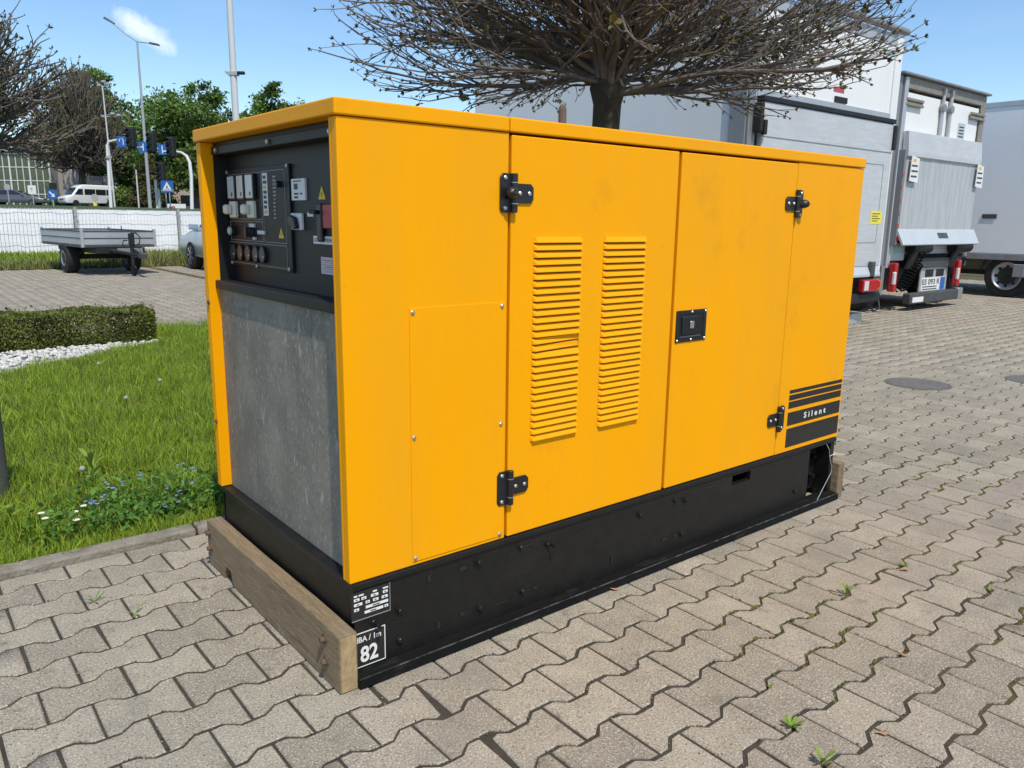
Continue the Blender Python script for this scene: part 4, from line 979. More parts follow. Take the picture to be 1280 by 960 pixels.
clump *= np.where(xy[:, 1] < 1.42, .6, 1.0)
V, F, tn = blades(xy, .03, .092, .0020, .6, .004, clump)
tag(put('grass', np_mesh('grass', V, F, M_grass, tn)), kind='stuff')
# broad leaved ground cover and tall dry stalks mixed in the lawn
xy2 = np.c_[rng.uniform(-1.6, 1.6, 900), rng.uniform(1.36, 6.2, 900)]; xy2 = xy2[~in_gravel(xy2[:, 0], xy2[:, 1])]
V, F, tn = blades(xy2, .03, .075, .008, .9, .004)
tag(put('broadleaf_weeds', np_mesh('broadleaf_weeds', V, F, M_weed, tn)), kind='stuff')
xy3 = np.c_[rng.uniform(-1.4, 1.7, 420), rng.uniform(1.6, 6.0, 420)]; xy3 = xy3[~in_gravel(xy3[:, 0], xy3[:, 1])]
V, F, tn = blades(xy3, .12, .26, .0012, .3, .004)
tag(put('dry_stalks', np_mesh('dry_stalks', V, F, M_dry, tn)), kind='stuff')
xy4 = np.c_[rng.uniform(-1.6, 1.8, 9000), rng.uniform(1.4, 6.2, 9000)]; xy4 = xy4[~in_gravel(xy4[:, 0], xy4[:, 1])]
xy4 = xy4[smooth_noise(xy4[:, 0], xy4[:, 1], 3.1)+rng.normal(0, .2, len(xy4)) > .5]
V, F, tn = blades(xy4, .03, .08, .0022, .8, .004)
tag(put('straw', np_mesh('straw', V, F, M_dry, tn)), kind='stuff')
# far grass in front of the fence
xv = np.c_[rng.uniform(-8, 18, 26000), rng.uniform(18.35, 26.3, 26000)]
V, F, tn = blades(xv, .06, .16, .014, .6, .006)
tag(put('verge_grass', np_mesh('verge_grass', V, F, M_grass, tn)), kind='stuff')
xv = np.c_[rng.uniform(-8, 18, 9000), 18.3+np.abs(rng.normal(0, .6, 9000))]
cl_ = np.where(xv[:, 0] > 3.4, 1.0, .5)
V, F, tn = blades(xv, .18, .5, .012, .5, .006, cl_)
tag(put('tall_verge_grass', np_mesh('tall_verge_grass', V, F, M_dry, tn)), kind='stuff')

def leaf_cloud(P, size, up=.3, jitter=.5, tone=None):
    """one small folded quad per point"""
    n_ = len(P); nr = rng.normal(0, 1, (n_, 3)); nr[:, 2] += up; nr /= np.linalg.norm(nr, axis=1)[:, None]
    ref = rng.normal(0, 1, (n_, 3)); t = np.cross(nr, ref); t /= np.linalg.norm(t, axis=1)[:, None]; b = np.cross(nr, t)
    s_ = size*rng.uniform(1-jitter, 1+jitter, n_)[:, None]
    V = np.stack([P-t*s_, P+b*s_*.55+nr*s_*.15, P+t*s_, P-b*s_*.55+nr*s_*.15], 1)
    F_ = np.array([(0, 1, 2, 3)])[None]+(np.arange(n_)*4)[:, None, None]
    tn = np.repeat(rng.uniform(0, 1, n_) if tone is None else tone, 4)
    return V.reshape(-1, 3), F_.reshape(-1, 4), tn
# box hedge
hg = empty('box_hedge', (-.9, 6.62, 0), 0, 'low clipped box hedge behind the white pebbles', 'hedge')
nh = 62000; X0h, X1h = -2.6, 2.12
P = np.c_[rng.uniform(X0h, X1h, nh), rng.uniform(-.29, .29, nh), rng.uniform(.02, .315, nh)]
f = rng.integers(0, 4, nh); q = np.abs(rng.normal(0, .018, nh))
P[f == 0, 1] = -.29+q[f == 0]; P[f == 1, 2] = .315-q[f == 1]+.012*np.sin(P[f == 1, 0]*9); k = f == 3
P[k & (P[:, 0] > 1.4), 0] = X1h-q[k & (P[:, 0] > 1.4)]*1.4
shoots = rng.integers(0, nh, 700); P[shoots, 2] = .315+rng.uniform(0, .05, 700)
bulge = .03*np.sin(P[:, 0]*7.0)*np.cos(P[:, 2]*14+P[:, 0]*3); P[:, 1] += bulge
ton = np.clip(.5+.25*np.sin(P[:, 0]*11+P[:, 1]*9)+rng.normal(0, .25, nh), 0, 1)
V, F, tn = leaf_cloud(P, .0135, .4, .4, ton)
put('foliage', np_mesh('foliage', V, F, M_hedge, tn), hg)
cr = MB()
for _ in range(160):
    x = random.uniform(X0h+.05, X1h-.05); y = random.uniform(-.2, .2); cr.tube([(x, y, -.02), (x+random.uniform(-.08, .08), y+random.uniform(-.06, .06), .16), (x+random.uniform(-.12, .12), y+random.uniform(-.08, .08), .29)], [.008, .006, .003], 4)
cr.build('branches', M_trunk, hg)
# white pebbles
npb = 5200
xy = np.c_[rng.uniform(-2.4, 1.3, npb*2), rng.uniform(3.0, 6.36, npb*2)]; xy = xy[in_gravel(xy[:, 0]+rng.normal(0, .03, npb*2), xy[:, 1]) & (xy[:, 1] < 6.33)][:npb]
bmx = bmesh.new(); bmesh.ops.create_icosphere(bmx, subdivisions=1, radius=1); iv = np.array([v.co[:] for v in bmx.verts]); ifc = np.array([[v.index for v in f.verts] for f in bmx.faces]); bmx.free()
s3 = rng.uniform(.012, .026, (len(xy), 1, 1))*rng.uniform(.7, 1.3, (len(xy), 1, 3)); s3[:, :, 2] *= .65
V = iv[None]*s3; V[:, :, 0] += xy[:, 0:1]; V[:, :, 1] += xy[:, 1:2]; V[:, :, 2] += rng.uniform(.01, .024, (len(xy), 1))
F = ifc[None]+(np.arange(len(xy))*len(iv))[:, None, None]
tag(put('white_pebbles', np_mesh('white_pebbles', V.reshape(-1, 3), F.reshape(-1, 3), M_peb, np.repeat(rng.uniform(0, 1, len(xy)), len(iv)))), kind='stuff')
gb = MB(); gb.add([(-4.2, 2.35, .008), (1.2, 6.23, .008), (1.2, 6.31, .008), (-4.2, 6.31, .008)], [(0, 1, 2, 3)]); tag(gb.build('gravel_bed', mat('gravel_base', (.20, .19, .17), .95, var=.4, vscale=40, world=True)), kind='structure')

# ------------------------------------------------------------ flowers and weeds
def flower_daisy(p, h, label):
    e = empty('daisy', tuple(p), random.uniform(0, 6), label, 'flower', 'white daisies in the lawn')
    MB().tube([(0, 0, 0), (.004, .002, h*.5), (.002, .006, h)], .0012, 4).build('stem', M_patch, e)
    pet = MB(); n_ = 11
    for k in range(n_):
        a = 2*math.pi*k/n_; c_, s_ = math.cos(a), math.sin(a); r0, r1, wq = .003, .0125, .0026
        pet.add([(c_*r0-s_*wq*.5, s_*r0+c_*wq*.5, h), (c_*r0+s_*wq*.5, s_*r0-c_*wq*.5, h), (c_*r1+s_*wq, s_*r1-c_*wq, h+.003), (c_*r1-s_*wq, s_*r1+c_*wq, h+.003)], [(0, 1, 2, 3)])
    pet.build('petals', M_petal, e); MB().lathe((0, 0, h), (0, 0, 1), [(0, .004), (.002, .004), (.004, .002)], 8).build('centre', M_yc, e)
for u, v, lab in ((55, 643, 'upper white daisy of the left pair near the kerb'), (60, 650, 'lower white daisy of the left pair near the kerb'), (108, 633, 'highest white daisy of the three nearest the forget-me-nots'), (97, 641, 'middle white daisy of the three nearest the forget-me-nots'), (99, 652, 'lowest white daisy of the three nearest the forget-me-nots')):
    flower_daisy(G(u, v+30), .10, lab)
def dandelion(p, h, label):
    e = empty('dandelion', tuple(p), 0, label, 'flower', 'dandelion clocks in the lawn')
    MB().tube([(0, 0, 0), (.006, .004, h*.5), (0, .008, h)], .0016, 5).build('stem', M_patch, e)
    b = MB(); c = Vector((0, .008, h)); r = .0115; cnt = 90
    for k in range(cnt):
        z_ = 1-2*(k+.5)/cnt; q = math.sqrt(1-z_*z_); t = k*2.39996; d = Vector((q*math.cos(t), q*math.sin(t), z_)); a = d.orthogonal().normalized()*.0038; bb = d.cross(a)
        p_ = c+d*r; b.add([p_-a-bb, p_+a-bb, p_+a+bb, p_-a+bb], [(0, 1, 2, 3)]); b.add([c+a*.06, c-a*.06, p_], [(0, 1, 2)])
    b.build('seed_head', M_clock, e)
dandelion(G(107, 622), .13, 'dandelion clock low in the lawn beside the pale broad-leaved plant')
dandelion(G(161, 533), .17, 'single dandelion clock standing in the middle of the lawn')
dandelion(G(203, 510), .18, 'faded dandelion clock on a tall stem near the generator side of the lawn')
dandelion(G(126, 480), .15, 'dandelion clock at the back of the lawn towards the pebbles')
def leafy(name, p, nleaf, ln, wd, label, cat, mt=M_weed, upright=.8, group=None, stem=0.0):
    e = empty(name, tuple(p), random.uniform(0, 6), label, cat, group); me = None
    for k in range(nleaf):
        if True:
            b = MB(); l_ = ln*random.uniform(.55, 1.25); prof = [(0, .15), (.25, .7), (.55, 1), (.8, .75), (1, .03)]
            V = []
            for t, w_ in prof:
                x = l_*t*(1-.3*upright*t); z = l_*(upright*t*(1.2-.5*t)); V += [(x, -wd*w_/2, z+.15*wd*w_), (x, 0, z), (x, wd*w_/2, z+.15*wd*w_)]
            fs = []
            for i in range(4): fs += [(i*3, i*3+1, i*3+4, i*3+3), (i*3+1, i*3+2, i*3+5, i*3+4)]
            me = b.add(V, fs).mesh('leaf', mt, smooth=True)
            a_ = me.attributes.new('tone', 'FLOAT', 'POINT'); a_.data.foreach_set('value', [random.uniform(.2, .9)]*len(me.vertices))
        put('leaf', me, e, (0, 0, stem*k/nleaf), (random.uniform(-.2, .2), random.uniform(-.35, .25), k*2.4+random.uniform(-.3, .3)))
    if stem: MB().tube([(0, 0, -.01), (.003, 0, stem*.5), (0, .004, stem)], .0022, 5).build('stem', mt, e)
    return e
leafy('broadleaf_plant', G(118, 612), 12, .09, .026, 'pale green broad-leaved plant standing tall in the lawn', 'plant', stem=.14)
leafy('broadleaf_plant', G(8, 655), 8, .09, .03, 'pale broad leaves at the foot of the grey bollard', 'plant', stem=.05)
leafy('weed', G(1058, 745), 7, .042, .010, 'bright green weed with raised leaves between pavers right of the generator', 'weed', stem=.03)
leafy('weed', G(988, 909), 9, .036, .010, 'low rosette weed between pavers beside a mossy joint', 'weed')
leafy('weed', G(1028, 957), 6, .040, .010, 'weed with upright leaves at the front edge of the paving', 'weed', stem=.02)
leafy('weed', G(1130, 708), 6, .024, .008, 'small weed beside an orange dry leaf on the paving', 'weed')
leafy('weed', G(1240, 740), 6, .024, .008, 'small weed in a joint near the right side of the paving', 'weed')
leafy('weed', G(962, 860), 5, .016, .006, 'tiny weed sprouting in a joint behind the rosette weed', 'weed')
leafy('weed', G(118, 752), 6, .04, .006, 'thin yellowish weed in the paving left of the timber beam', 'weed')
leafy('weed', G(168, 768), 4, .04, .006, 'thin weed with one lying leaf on the paving left of the timber beam', 'weed', upright=.3)
def litter(u, v, s_, label):
    e = empty('fallen_leaf', tuple(G(u, v, .004)), random.uniform(0, 6), label, 'leaf')
    MB().add([(-s_, 0, .004), (-s_*.2, s_*.4, .001), (s_, .1*s_, .008), (s_*.2, -s_*.4, .0)], [(0, 1, 2, 3)]).build('blade', M_litter, e)
    MB().tube([(s_, .1*s_, .008), (s_*1.5, .2*s_, .004)], .0007, 4).build('stalk', M_litter, e)
litter(768, 737, .018, 'orange dry leaf close to the black skid of the generator'); litter(1131, 712, .022, 'orange dry leaf beside the small weed on the paving')
litter(1103, 917, .018, 'curled brown leaf lying on pavers at the right foreground'); litter(1129, 819, .016, 'small brown leaf in a joint at the right of the paving')
# forget-me-not clump
cc = G(212, 652); nfl = 2000
P = np.c_[rng.normal(0, .26, nfl), np.abs(rng.normal(.05, .22, nfl)), np.abs(rng.normal(0, .05, nfl))+.02]
P[:, 0] += cc.x; P[:, 1] = np.maximum(P[:, 1]+cc.y-.05, 1.36)
V, F, tn = leaf_cloud(P, .014, .8, .4); tag(put('ground_cover', np_mesh('ground_cover', V, F, M_patch, tn)), kind='stuff')
fl_ = MB()
spots = [(209, 600), (215, 611), (232, 598), (229, 577), (245, 583), (230, 620), (206, 628), (226, 612), (158, 600), (148, 607), (143, 602), (116, 622), (120, 627), (128, 620), (178, 590), (192, 604), (240, 600)]
for u, v in spots:
    p0 = G(u, v+28)
    for _ in range(5):
        p = p0+Vector((random.gauss(0, .012), random.gauss(0, .012), .085+random.uniform(-.012, .012))); r = .0068
        for k in range(5):
            a = 2*math.pi*k/5; c1 = Vector((math.cos(a), math.sin(a), .1))*r; t_ = Vector((-math.sin(a), math.cos(a), 0))*r*.55
            fl_.add([p, p+c1*.6+t_, p+c1*1.2, p+c1*.6-t_], [(0, 1, 2, 3)])
tag(fl_.build('forget_me_nots', M_fblue), kind='stuff')

# ------------------------------------------------------------ bollard lamp and manhole
bp_ = G(-1, 622); bo = empty('bollard_light', (bp_.x, bp_.y, 0), 0, 'dark grey bollard light with louvred head at the lawn edge', 'bollard')
MB().lathe((0, 0, 0), (0, 0, 1), [(0, .05), (.02, .044), (.42, .044), (.422, .036), (.425, .036)], 24).build('post', M_boll, bo, smooth=True)
for k in range(4): MB().lathe((0, 0, .428+k*.020), (0, 0, 1), [(0, .044), (.012, .044), (.014, .030), (.018, .030)], 24).build('louvre_ring', M_boll, bo)
MB().lathe((0, 0, .507), (0, 0, 1), [(0, .046), (.012, .046), (.018, .035), (.02, .01)], 24).build('cap', M_chas, bo)
mh = G(1147, 480); mo = empty('manhole_cover', (mh.x, mh.y, 0), 0, 'round cast iron manhole cover in the paving right of the generator', 'manhole cover')
MB().lathe((0, 0, -.02), (0, 0, 1), [(0, .215), (.0245, .215), (.0245, .01)], 32).build('lid', M_ironc, mo)
MB().lathe((0, 0, -.02), (0, 0, 1), [(0, .24), (.0235, .24), (.0235, .219), (.001, .219)], 32).build('rim', M_ironc, mo)
mh2 = G(1296, 476); mo2 = empty('manhole_cover', (mh2.x, mh2.y, 0), 0, 'manhole cover cut off by the right edge of the picture', 'manhole cover')
MB().lathe((0, 0, -.02), (0, 0, 1), [(0, .22), (.0245, .22), (.0245, .01)], 32).build('lid', M_ironc, mo2)

# ------------------------------------------------------------ pollarded globe trees
def tree_meshes(seed, nl=60, rad=1.86, thick=1.0, nc=12, ne=6, lt=1.0):
    """limbs, twigs and opening buds of a crown that fills a flattened globe of that radius round the head"""
    rs = random.Random(seed); limbs = MB(); tw = MB(); tones = []; ltones = []; buds = []; budt = []
    def above(p):
        r_ = math.hypot(p.x, p.y)*1.88/rad; return p.z > -.13+.5*max(0, r_-1.1)**1.5
    def inside(p): q_ = p+Vector((.777, -.629, 0))*.04; return (q_.x*q_.x+q_.y*q_.y)/(rad*rad)+((p.z-.1)/(rad*.95))**2 < 1.0
    def grow(mb, p, d, length, r0, r1, nseg, curl, sides, wob, clip=True):
        pts = [p.copy()]; dirs = []
        for i in range(nseg):
            d = (d+Vector((rs.gauss(0, wob), rs.gauss(0, wob), rs.gauss(0, wob)+curl))).normalized()
            p = p+d*(length/nseg)
            if i and (not above(p) or (clip and not inside(p))): break
            pts.append(p.copy()); dirs.append(d.copy())
        if len(pts) < 2: return None, None
        n_ = len(pts)-1
        mb.tube(pts, [(r0+(r1-r0)*i/n_)*thick for i in range(n_+1)], sides, cap=False); return pts, dirs
    def pick(pts, ds, t):
        n_ = len(ds); k = min(int(t*n_), n_-1); return pts[k]+(pts[k+1]-pts[k])*min(1, t*n_-k), ds[k]
    def bud(p, d, big_=False):
        k = rs.randint(3, 5); s_ = rs.uniform(.011, .022)*(1.7 if big_ else 1)*thick**.5; t = rs.random()
        for _ in range(k):
            a = (d+Vector((rs.gauss(0, .5), rs.gauss(0, .5), rs.gauss(0, .5)))).normalized(); b = a.orthogonal().normalized()
            q = rs.uniform(0, 6.28); b = b*math.cos(q)+a.cross(b)*math.sin(q)
            buds.append((p, p+a*s_*.7+b*s_*.34, p+a*s_*1.5, p+a*s_*.7-b*s_*.34)); budt.append(t)
    for i in range(nl):
        az = i*2.39996+rs.uniform(-.25, .25); f_ = (i+.5)/nl; el = R(-2+88*f_**1.35+rs.uniform(-5, 5))
        d = Vector((math.cos(az)*math.cos(el), math.sin(az)*math.cos(el), math.sin(el)))
        r0 = rs.uniform(.012, .030)*lt; L1 = rad*rs.uniform(.52, .80)
        st = Vector((math.cos(az), math.sin(az), 0))*.045+Vector((0, 0, rs.uniform(-.05, .22)))
        v0 = len(limbs.v); pts, ds = grow(limbs, st, d, L1, r0, r0*.42+.002, 8, .024 if el < .5 else -.004, 6, .075)
        if not pts: continue
        for c in range(nc):
            t = .12+.88*(c+rs.random())/nc; p2, dd = pick(pts, ds, min(t, 1))
            d2 = (dd+Vector((rs.gauss(0, .36), rs.gauss(0, .36), rs.gauss(.0, .26)))).normalized()
            if c == nc-1: p2 = pts[-1]; d2 = ds[-1]
            pts2, ds2 = grow(limbs, p2, d2, rad*rs.uniform(.26, .52), r0*.34+.002, .0040, 6, .03, 4, .105)
            if not pts2: continue
            for e in range(ne):
                p3, dd = pick(pts2, ds2, min(1, .1+.9*(e+rs.random())/ne))
                d3 = (dd+Vector((rs.gauss(0, .4), rs.gauss(0, .4), rs.gauss(.06, .3)))).normalized()
                if e == ne-1: p3 = pts2[-1]; d3 = ds2[-1]
                v0 = len(tw.v); pts3, ds3 = grow(tw, p3, d3, rad*rs.uniform(.07, .20), .0042, .0023, 3, .055, 3, .17, False); tones += [rs.random()]*(len(tw.v)-v0)
                if not pts3: continue
                bud(pts3[-1], ds3[-1], rs.random() < .10)
                if rs.random() < .35: bud(pts3[-1], (ds3[-1]+Vector((rs.gauss(0, .6), rs.gauss(0, .6), .3))).normalized())
                if pts3 and rs.random() < .5:
                    v0 = len(tw.v); p4, d4 = grow(tw, pts3[1], (ds3[0]+Vector((rs.gauss(0, .6), rs.gauss(0, .6), rs.gauss(.1, .5)))).normalized(), rad*rs.uniform(.03, .09), .0028, .0018, 2, .05, 3, .1, False); tones += [rs.random()]*(len(tw.v)-v0)
                    if p4: bud(p4[-1], d4[-1])
    lm = np_mesh('limbs', limbs.v, np.array(limbs.f), M_twig, np.full(len(limbs.v), .35), True)
    tm = np_mesh('twigs', tw.v, np.array(tw.f), M_twig, tones)
    B = np.array([[tuple(q) for q in b] for b in buds]); F_ = np.arange(len(B)*4).reshape(-1, 4)
    return lm, tm, np_mesh('buds', B.reshape(-1, 3), F_, M_bud, np.repeat(budt, 4))
TREE_NEAR = tree_meshes(3); TREE_MID = tree_meshes(11, 56, 1.78, 2.6, 9, 5, .5); TREE_FAR = tree_meshes(17, 60, 1.78, 4.2, 9, 5, .3)
def globe_tree(base, zhead, scale, rz, label, parts, tr=.09, zs=1.0, group='pollarded globe trees'):
    e = empty('globe_tree', base, rz, label, 'tree', group)
    hz = zhead
    MB().tube([(0, 0, -.05), (.01*scale, 0, hz*.3), (-.01*scale, .01, hz*.7), (0, 0, hz-.10*scale), (0, 0, hz), (0, 0, hz+.1*scale)], [tr*1.25, tr*1.02, tr*.95, tr*1.0, tr*1.3, tr*.7], 14).build('trunk', M_bark, e, smooth=True)
    cw = []
    for nm, me in zip(('limbs', 'twigs', 'buds'), parts):
        o = put(nm, me, e, (0, 0, hz)); o.scale = (scale, scale, scale*zs); cw.append(o)
    return e
tp = D(758, 157, 5.0); th = D(764, 112, 5.0)
globe_tree((tp.x, tp.y, 0), th.z, 1.0, R(0), 'bare twiggy globe tree with opening buds behind the generator', TREE_NEAR)
tp = D(-42, 300, 29); globe_tree((tp.x, tp.y, 1.15), 2.4, 2.45, R(130), 'bare twiggy globe tree reaching in at the left edge', TREE_MID, tr=.12, zs=1.15)
tp = D(106, 250, 92); globe_tree((tp.x, tp.y, 1.9), 4.6, 3.3, R(220), 'bare twiggy globe tree behind the white minibus', TREE_FAR, tr=.32, zs=1.75)

# ------------------------------------------------------------ leafy trees across the road
def leafy_tree(name, base, blobs, nleaf, size, mt, label, group, trunk_h, tr, seed=1):
    """blobs: ellipsoids (cx, cy, cz, rx, ry, rz) local to the base"""
    e = empty(name, base, 0, label, 'tree', group); rs = np.random.default_rng(seed)
    PT = []; TN = []; vol = np.array([b[3]*b[4]*b[5] for b in blobs])**.67; share = (vol/vol.sum()*nleaf).astype(int)
    limbs = MB().tube([(0, 0, -.2), (.1, .05, trunk_h*.5), (0, 0, trunk_h)], [tr*1.3, tr, tr*.8], 9)
    for (cx_, cy_, cz_, rx, ry, rz_), ns in zip(blobs, share):
        limbs.tube([(0, 0, trunk_h*.85), (cx_*.5, cy_*.5, (trunk_h+cz_)*.5), (cx_, cy_, cz_)], [tr*.6, tr*.35, tr*.12], 5)
        nc = max(8, ns//34); d = rs.normal(0, 1, (nc, 3)); d /= np.linalg.norm(d, axis=1)[:, None]; rad_ = rs.uniform(.55, 1.03, nc)[:, None]
        C_ = d*rad_*np.array([rx, ry, rz_])+np.array([cx_, cy_, cz_]); sub = .20*(rx+ry+rz_)/3*rs.uniform(.7, 1.5, (nc, 1)); ct = rs.uniform(0, 1, nc)
        for k in range(0, nc, 3): limbs.tube([(cx_, cy_, cz_), tuple(C_[k])], [tr*.12, tr*.04], 4)
        ns = int(ns*2.2); idx = rs.integers(0, nc, ns); g_n = rs.normal(0, 1, (ns, 3)); g_n[:, 2] *= .6
        PT.append(C_[idx]+g_n*sub[idx]); TN.append(np.clip(ct[idx]+rs.normal(0, .15, ns), 0, 1))
    V, F_, tn = leaf_cloud(np.concatenate(PT), size, .5, .4, np.concatenate(TN))
    put('crown', np_mesh('crown', V, F_, mt, tn), e); limbs.build('trunk', M_trunk, e)
    return e
ra = random.Random(5)
def crown(rw, h0, h1, nb_):
    out = []
    for k in range(nb_):
        t = (k+.5)/nb_; z_ = h0+(h1-h0)*t; q = rw*(.45+.75*math.sin(math.pi*min(1, .18+.8*t)))*.62; a = k*2.4
        out.append((math.cos(a)*q*.75, math.sin(a)*q*.75, z_, q*ra.uniform(.75, 1.05), q*ra.uniform(.75, 1.05), q*ra.uniform(.6, .85)))
    return out
GT = 'leafy trees across the road'
def at(u, v, d, z=1.9): p_ = D(u, v, d); return (p_.x, p_.y, z)
leafy_tree('leafy_tree', at(245, 258, 80), crown(5.2, 3.0, 11.2, 11), 9000, .20, M_leafa, 'tallest mid green leafy tree right of the tall street lamp', GT, 4, .3, 1)
leafy_tree('leafy_tree', at(300, 258, 92), crown(4.0, 2.5, 9.2, 8), 5000, .22, M_leafb, 'dark green leafy tree between the two round-topped crowns', GT, 3, .25, 2)
leafy_tree('leafy_tree', at(347, 258, 88), crown(3.0, 4, 13.2, 8), 5000, .20, M_leafa, 'round-topped leafy tree rising above the generator roof right of the white mast', GT, 4, .25, 3)
leafy_tree('leafy_tree', at(120, 258, 108), crown(6.0, 4, 17.5, 12), 9000, .26, M_leafa, 'large leafy tree behind the bare globe tree', GT, 5, .4, 4)
leafy_tree('leafy_tree', at(160, 258, 104), crown(4.2, 2.5, 9.8, 8), 6000, .24, M_leafb, 'dark leafy tree behind the gantry of traffic lights', GT, 3, .3, 5)
leafy_tree('leafy_tree', at(196, 258, 100), crown(4.2, 2, 9.5, 8), 6000, .24, M_leafb, 'dark leafy tree behind the tall street lamp', GT, 3, .3, 6)
leafy_tree('leafy_tree', at(80, 258, 118), crown(5.0, 4, 11.0, 8), 4500, .28, M_leafb, 'dark leafy tree beside the grey facade', GT, 3, .3, 7)
leafy_tree('leafy_tree', at(250, 258, 68), crown(1.9, 1.5, 5.0, 6), 3000, .16, M_leafc, 'light green small tree beside the pinkish house', GT, 1.5, .14, 8)
leafy_tree('leafy_tree', at(226, 258, 104), crown(3.5, 3, 9.0, 8), 4500, .24, M_leafa, 'mid green leafy tree rising behind the pinkish house', GT, 3, .3, 12)
def shrub(u, d, rw, h, mt, label, s_, nlv=2600, size=.12):
    e_ = leafy_tree('shrub', at(u, 258, d), [(0, 0, h*.5, rw, rw, h*.52), (rw*.6, .2, h*.42, rw*.7, rw*.7, h*.42), (-rw*.6, .1, h*.4, rw*.7, rw*.7, h*.4)], nlv, size, mt, label, 'shrubs along the road', h*.4, .07, s_)
    e_['category'] = 'shrub'
shrub(158, 84, 1.2, 2.1, M_leafc, 'yellowish shrub right behind the rear of the minibus', 21); shrub(172, 78, 1.1, 1.5, M_leafc, 'low yellowish shrub left of the tall street lamp', 22)
shrub(186, 86, 1.3, 1.7, M_leafc, 'yellowish shrub behind the foot of the tall street lamp', 23); shrub(148, 92, 1.6, 2.6, M_leafb, 'dark shrub rising behind the minibus roof', 24); shrub(205, 88, 1.0, 1.3, M_leafb, 'dark shrub behind the pedestrian crossing sign', 25)
shrub(78, 92, .9, .9, M_leafc, 'low shrub between sedan and minibus', 27)
def conifer(u, d, rw, h, label, s_):
    bl = [(0, 0, h*t, rw*(1.05-t)*1.0+.06, rw*(1.05-t)+.06, h*.10) for t in np.linspace(.06, .97, 11)]
    e_ = leafy_tree('conifer', at(u, 258, d), bl, 3600, .09, M_conif, label, 'brownish column conifers', h*.9, .07, s_)
conifer(191, 60, .85, 4.6, 'tall brownish cone-shaped conifer right of the tall street lamp', 31); conifer(176, 62, .7, 3.2, 'shorter brownish conifer left of the tall street lamp', 32)

# ------------------------------------------------------------ buildings across the road
glb = empty('glass_building', at(66, 258, 97, 1.85), math.atan2(dirc.y, dirc.x), 'glass fronted building behind the dark grey sedan', 'building')
BW, BH = 9.6, 6.4; ncol, nrow = 12, 4
MB().box(-BW, -.1, .35, 7, 0, BH+.2).build('core', M_conc, glb)
PM = MB().box(.05, BW/ncol-.05, .10, .13, .06, BH/nrow-.06).mesh('pane', M_pane)
for i in range(ncol):
    for j in range(nrow):
        o = put('pane', PM, glb, (-BW+i*BW/ncol, random.uniform(-.004, .004), j*BH/nrow), (random.uniform(-.008, .008), 0, random.uniform(-.008, .008)))
fr = MB()
for i in range(ncol+1): fr.box(-BW+i*BW/ncol-(.09 if i % 3 == 0 else .045), -BW+i*BW/ncol+(.09 if i % 3 == 0 else .045), 0, .2, 0, BH)
fr.build('mullions', M_mull, glb)
tr_ = MB()
for j in range(nrow+1): tr_.box(-BW-.05, .05, .02, .22, j*BH/nrow-.05, j*BH/nrow+.05)
tr_.build('transoms', M_mull, glb)
MB().box(-BW-.2, .2, -.3, 7.2, BH+.21, BH+.5).build('roof', M_conc, glb)
gw = empty('grey_building', at(68, 258, 99, 1.85), math.atan2(dirc.y, dirc.x), 'plain grey facade between the glass building and the trees', 'building')
MB().box(0, 3.4, 0, 6, 0, 4.9).build('facade', M_conc, gw); MB().box(3.4, 8.0, .6, 6, 0, 4.0).build('side_wing', M_conc, gw); MB().box(3.9, 6.0, .5, .61, 0, 3.4).build('glass_entrance', M_glass, gw); MB().box(4.6, 5.1, .45, .5, 2.75, 2.9).build('door_sign', M_white, gw)
MB().box(-.1, 3.5, -.1, 6.1, 4.9, 5.05).build('roof', M_alud, gw)
hs = empty('small_house', at(216, 258, 92, 1.9), math.atan2(dirc.y, dirc.x), 'pinkish rendered house behind the crossing sign', 'house')
MB().box(0, 4.5, 0, 5, 0, 4.4).build('wall', M_house, hs); MB().prism([(-.3, 4.4), (4.8, 4.4), (4.8, 4.52), (-.3, 4.52)], 'y', -.3, 5.3).build('roof', M_trunk, hs)
MB().box(-.12, .12, -.2, 0, 0, 4.38).build('downpipe', M_trunk, hs)
for x0, z0, x1, z1 in ((.8, 2.3, 1.8, 3.6), (1.0, .3, 3.4, 1.55), (2.6, 2.4, 3.6, 3.6)):
    wf = MB().box(x0-.08, x1+.08, -.05, .04, z0-.08, z1+.08).build('window', M_conc, hs); MB().box(x0, x1, -.07, -.052, z0, z1).build('pane', M_glass, wf)

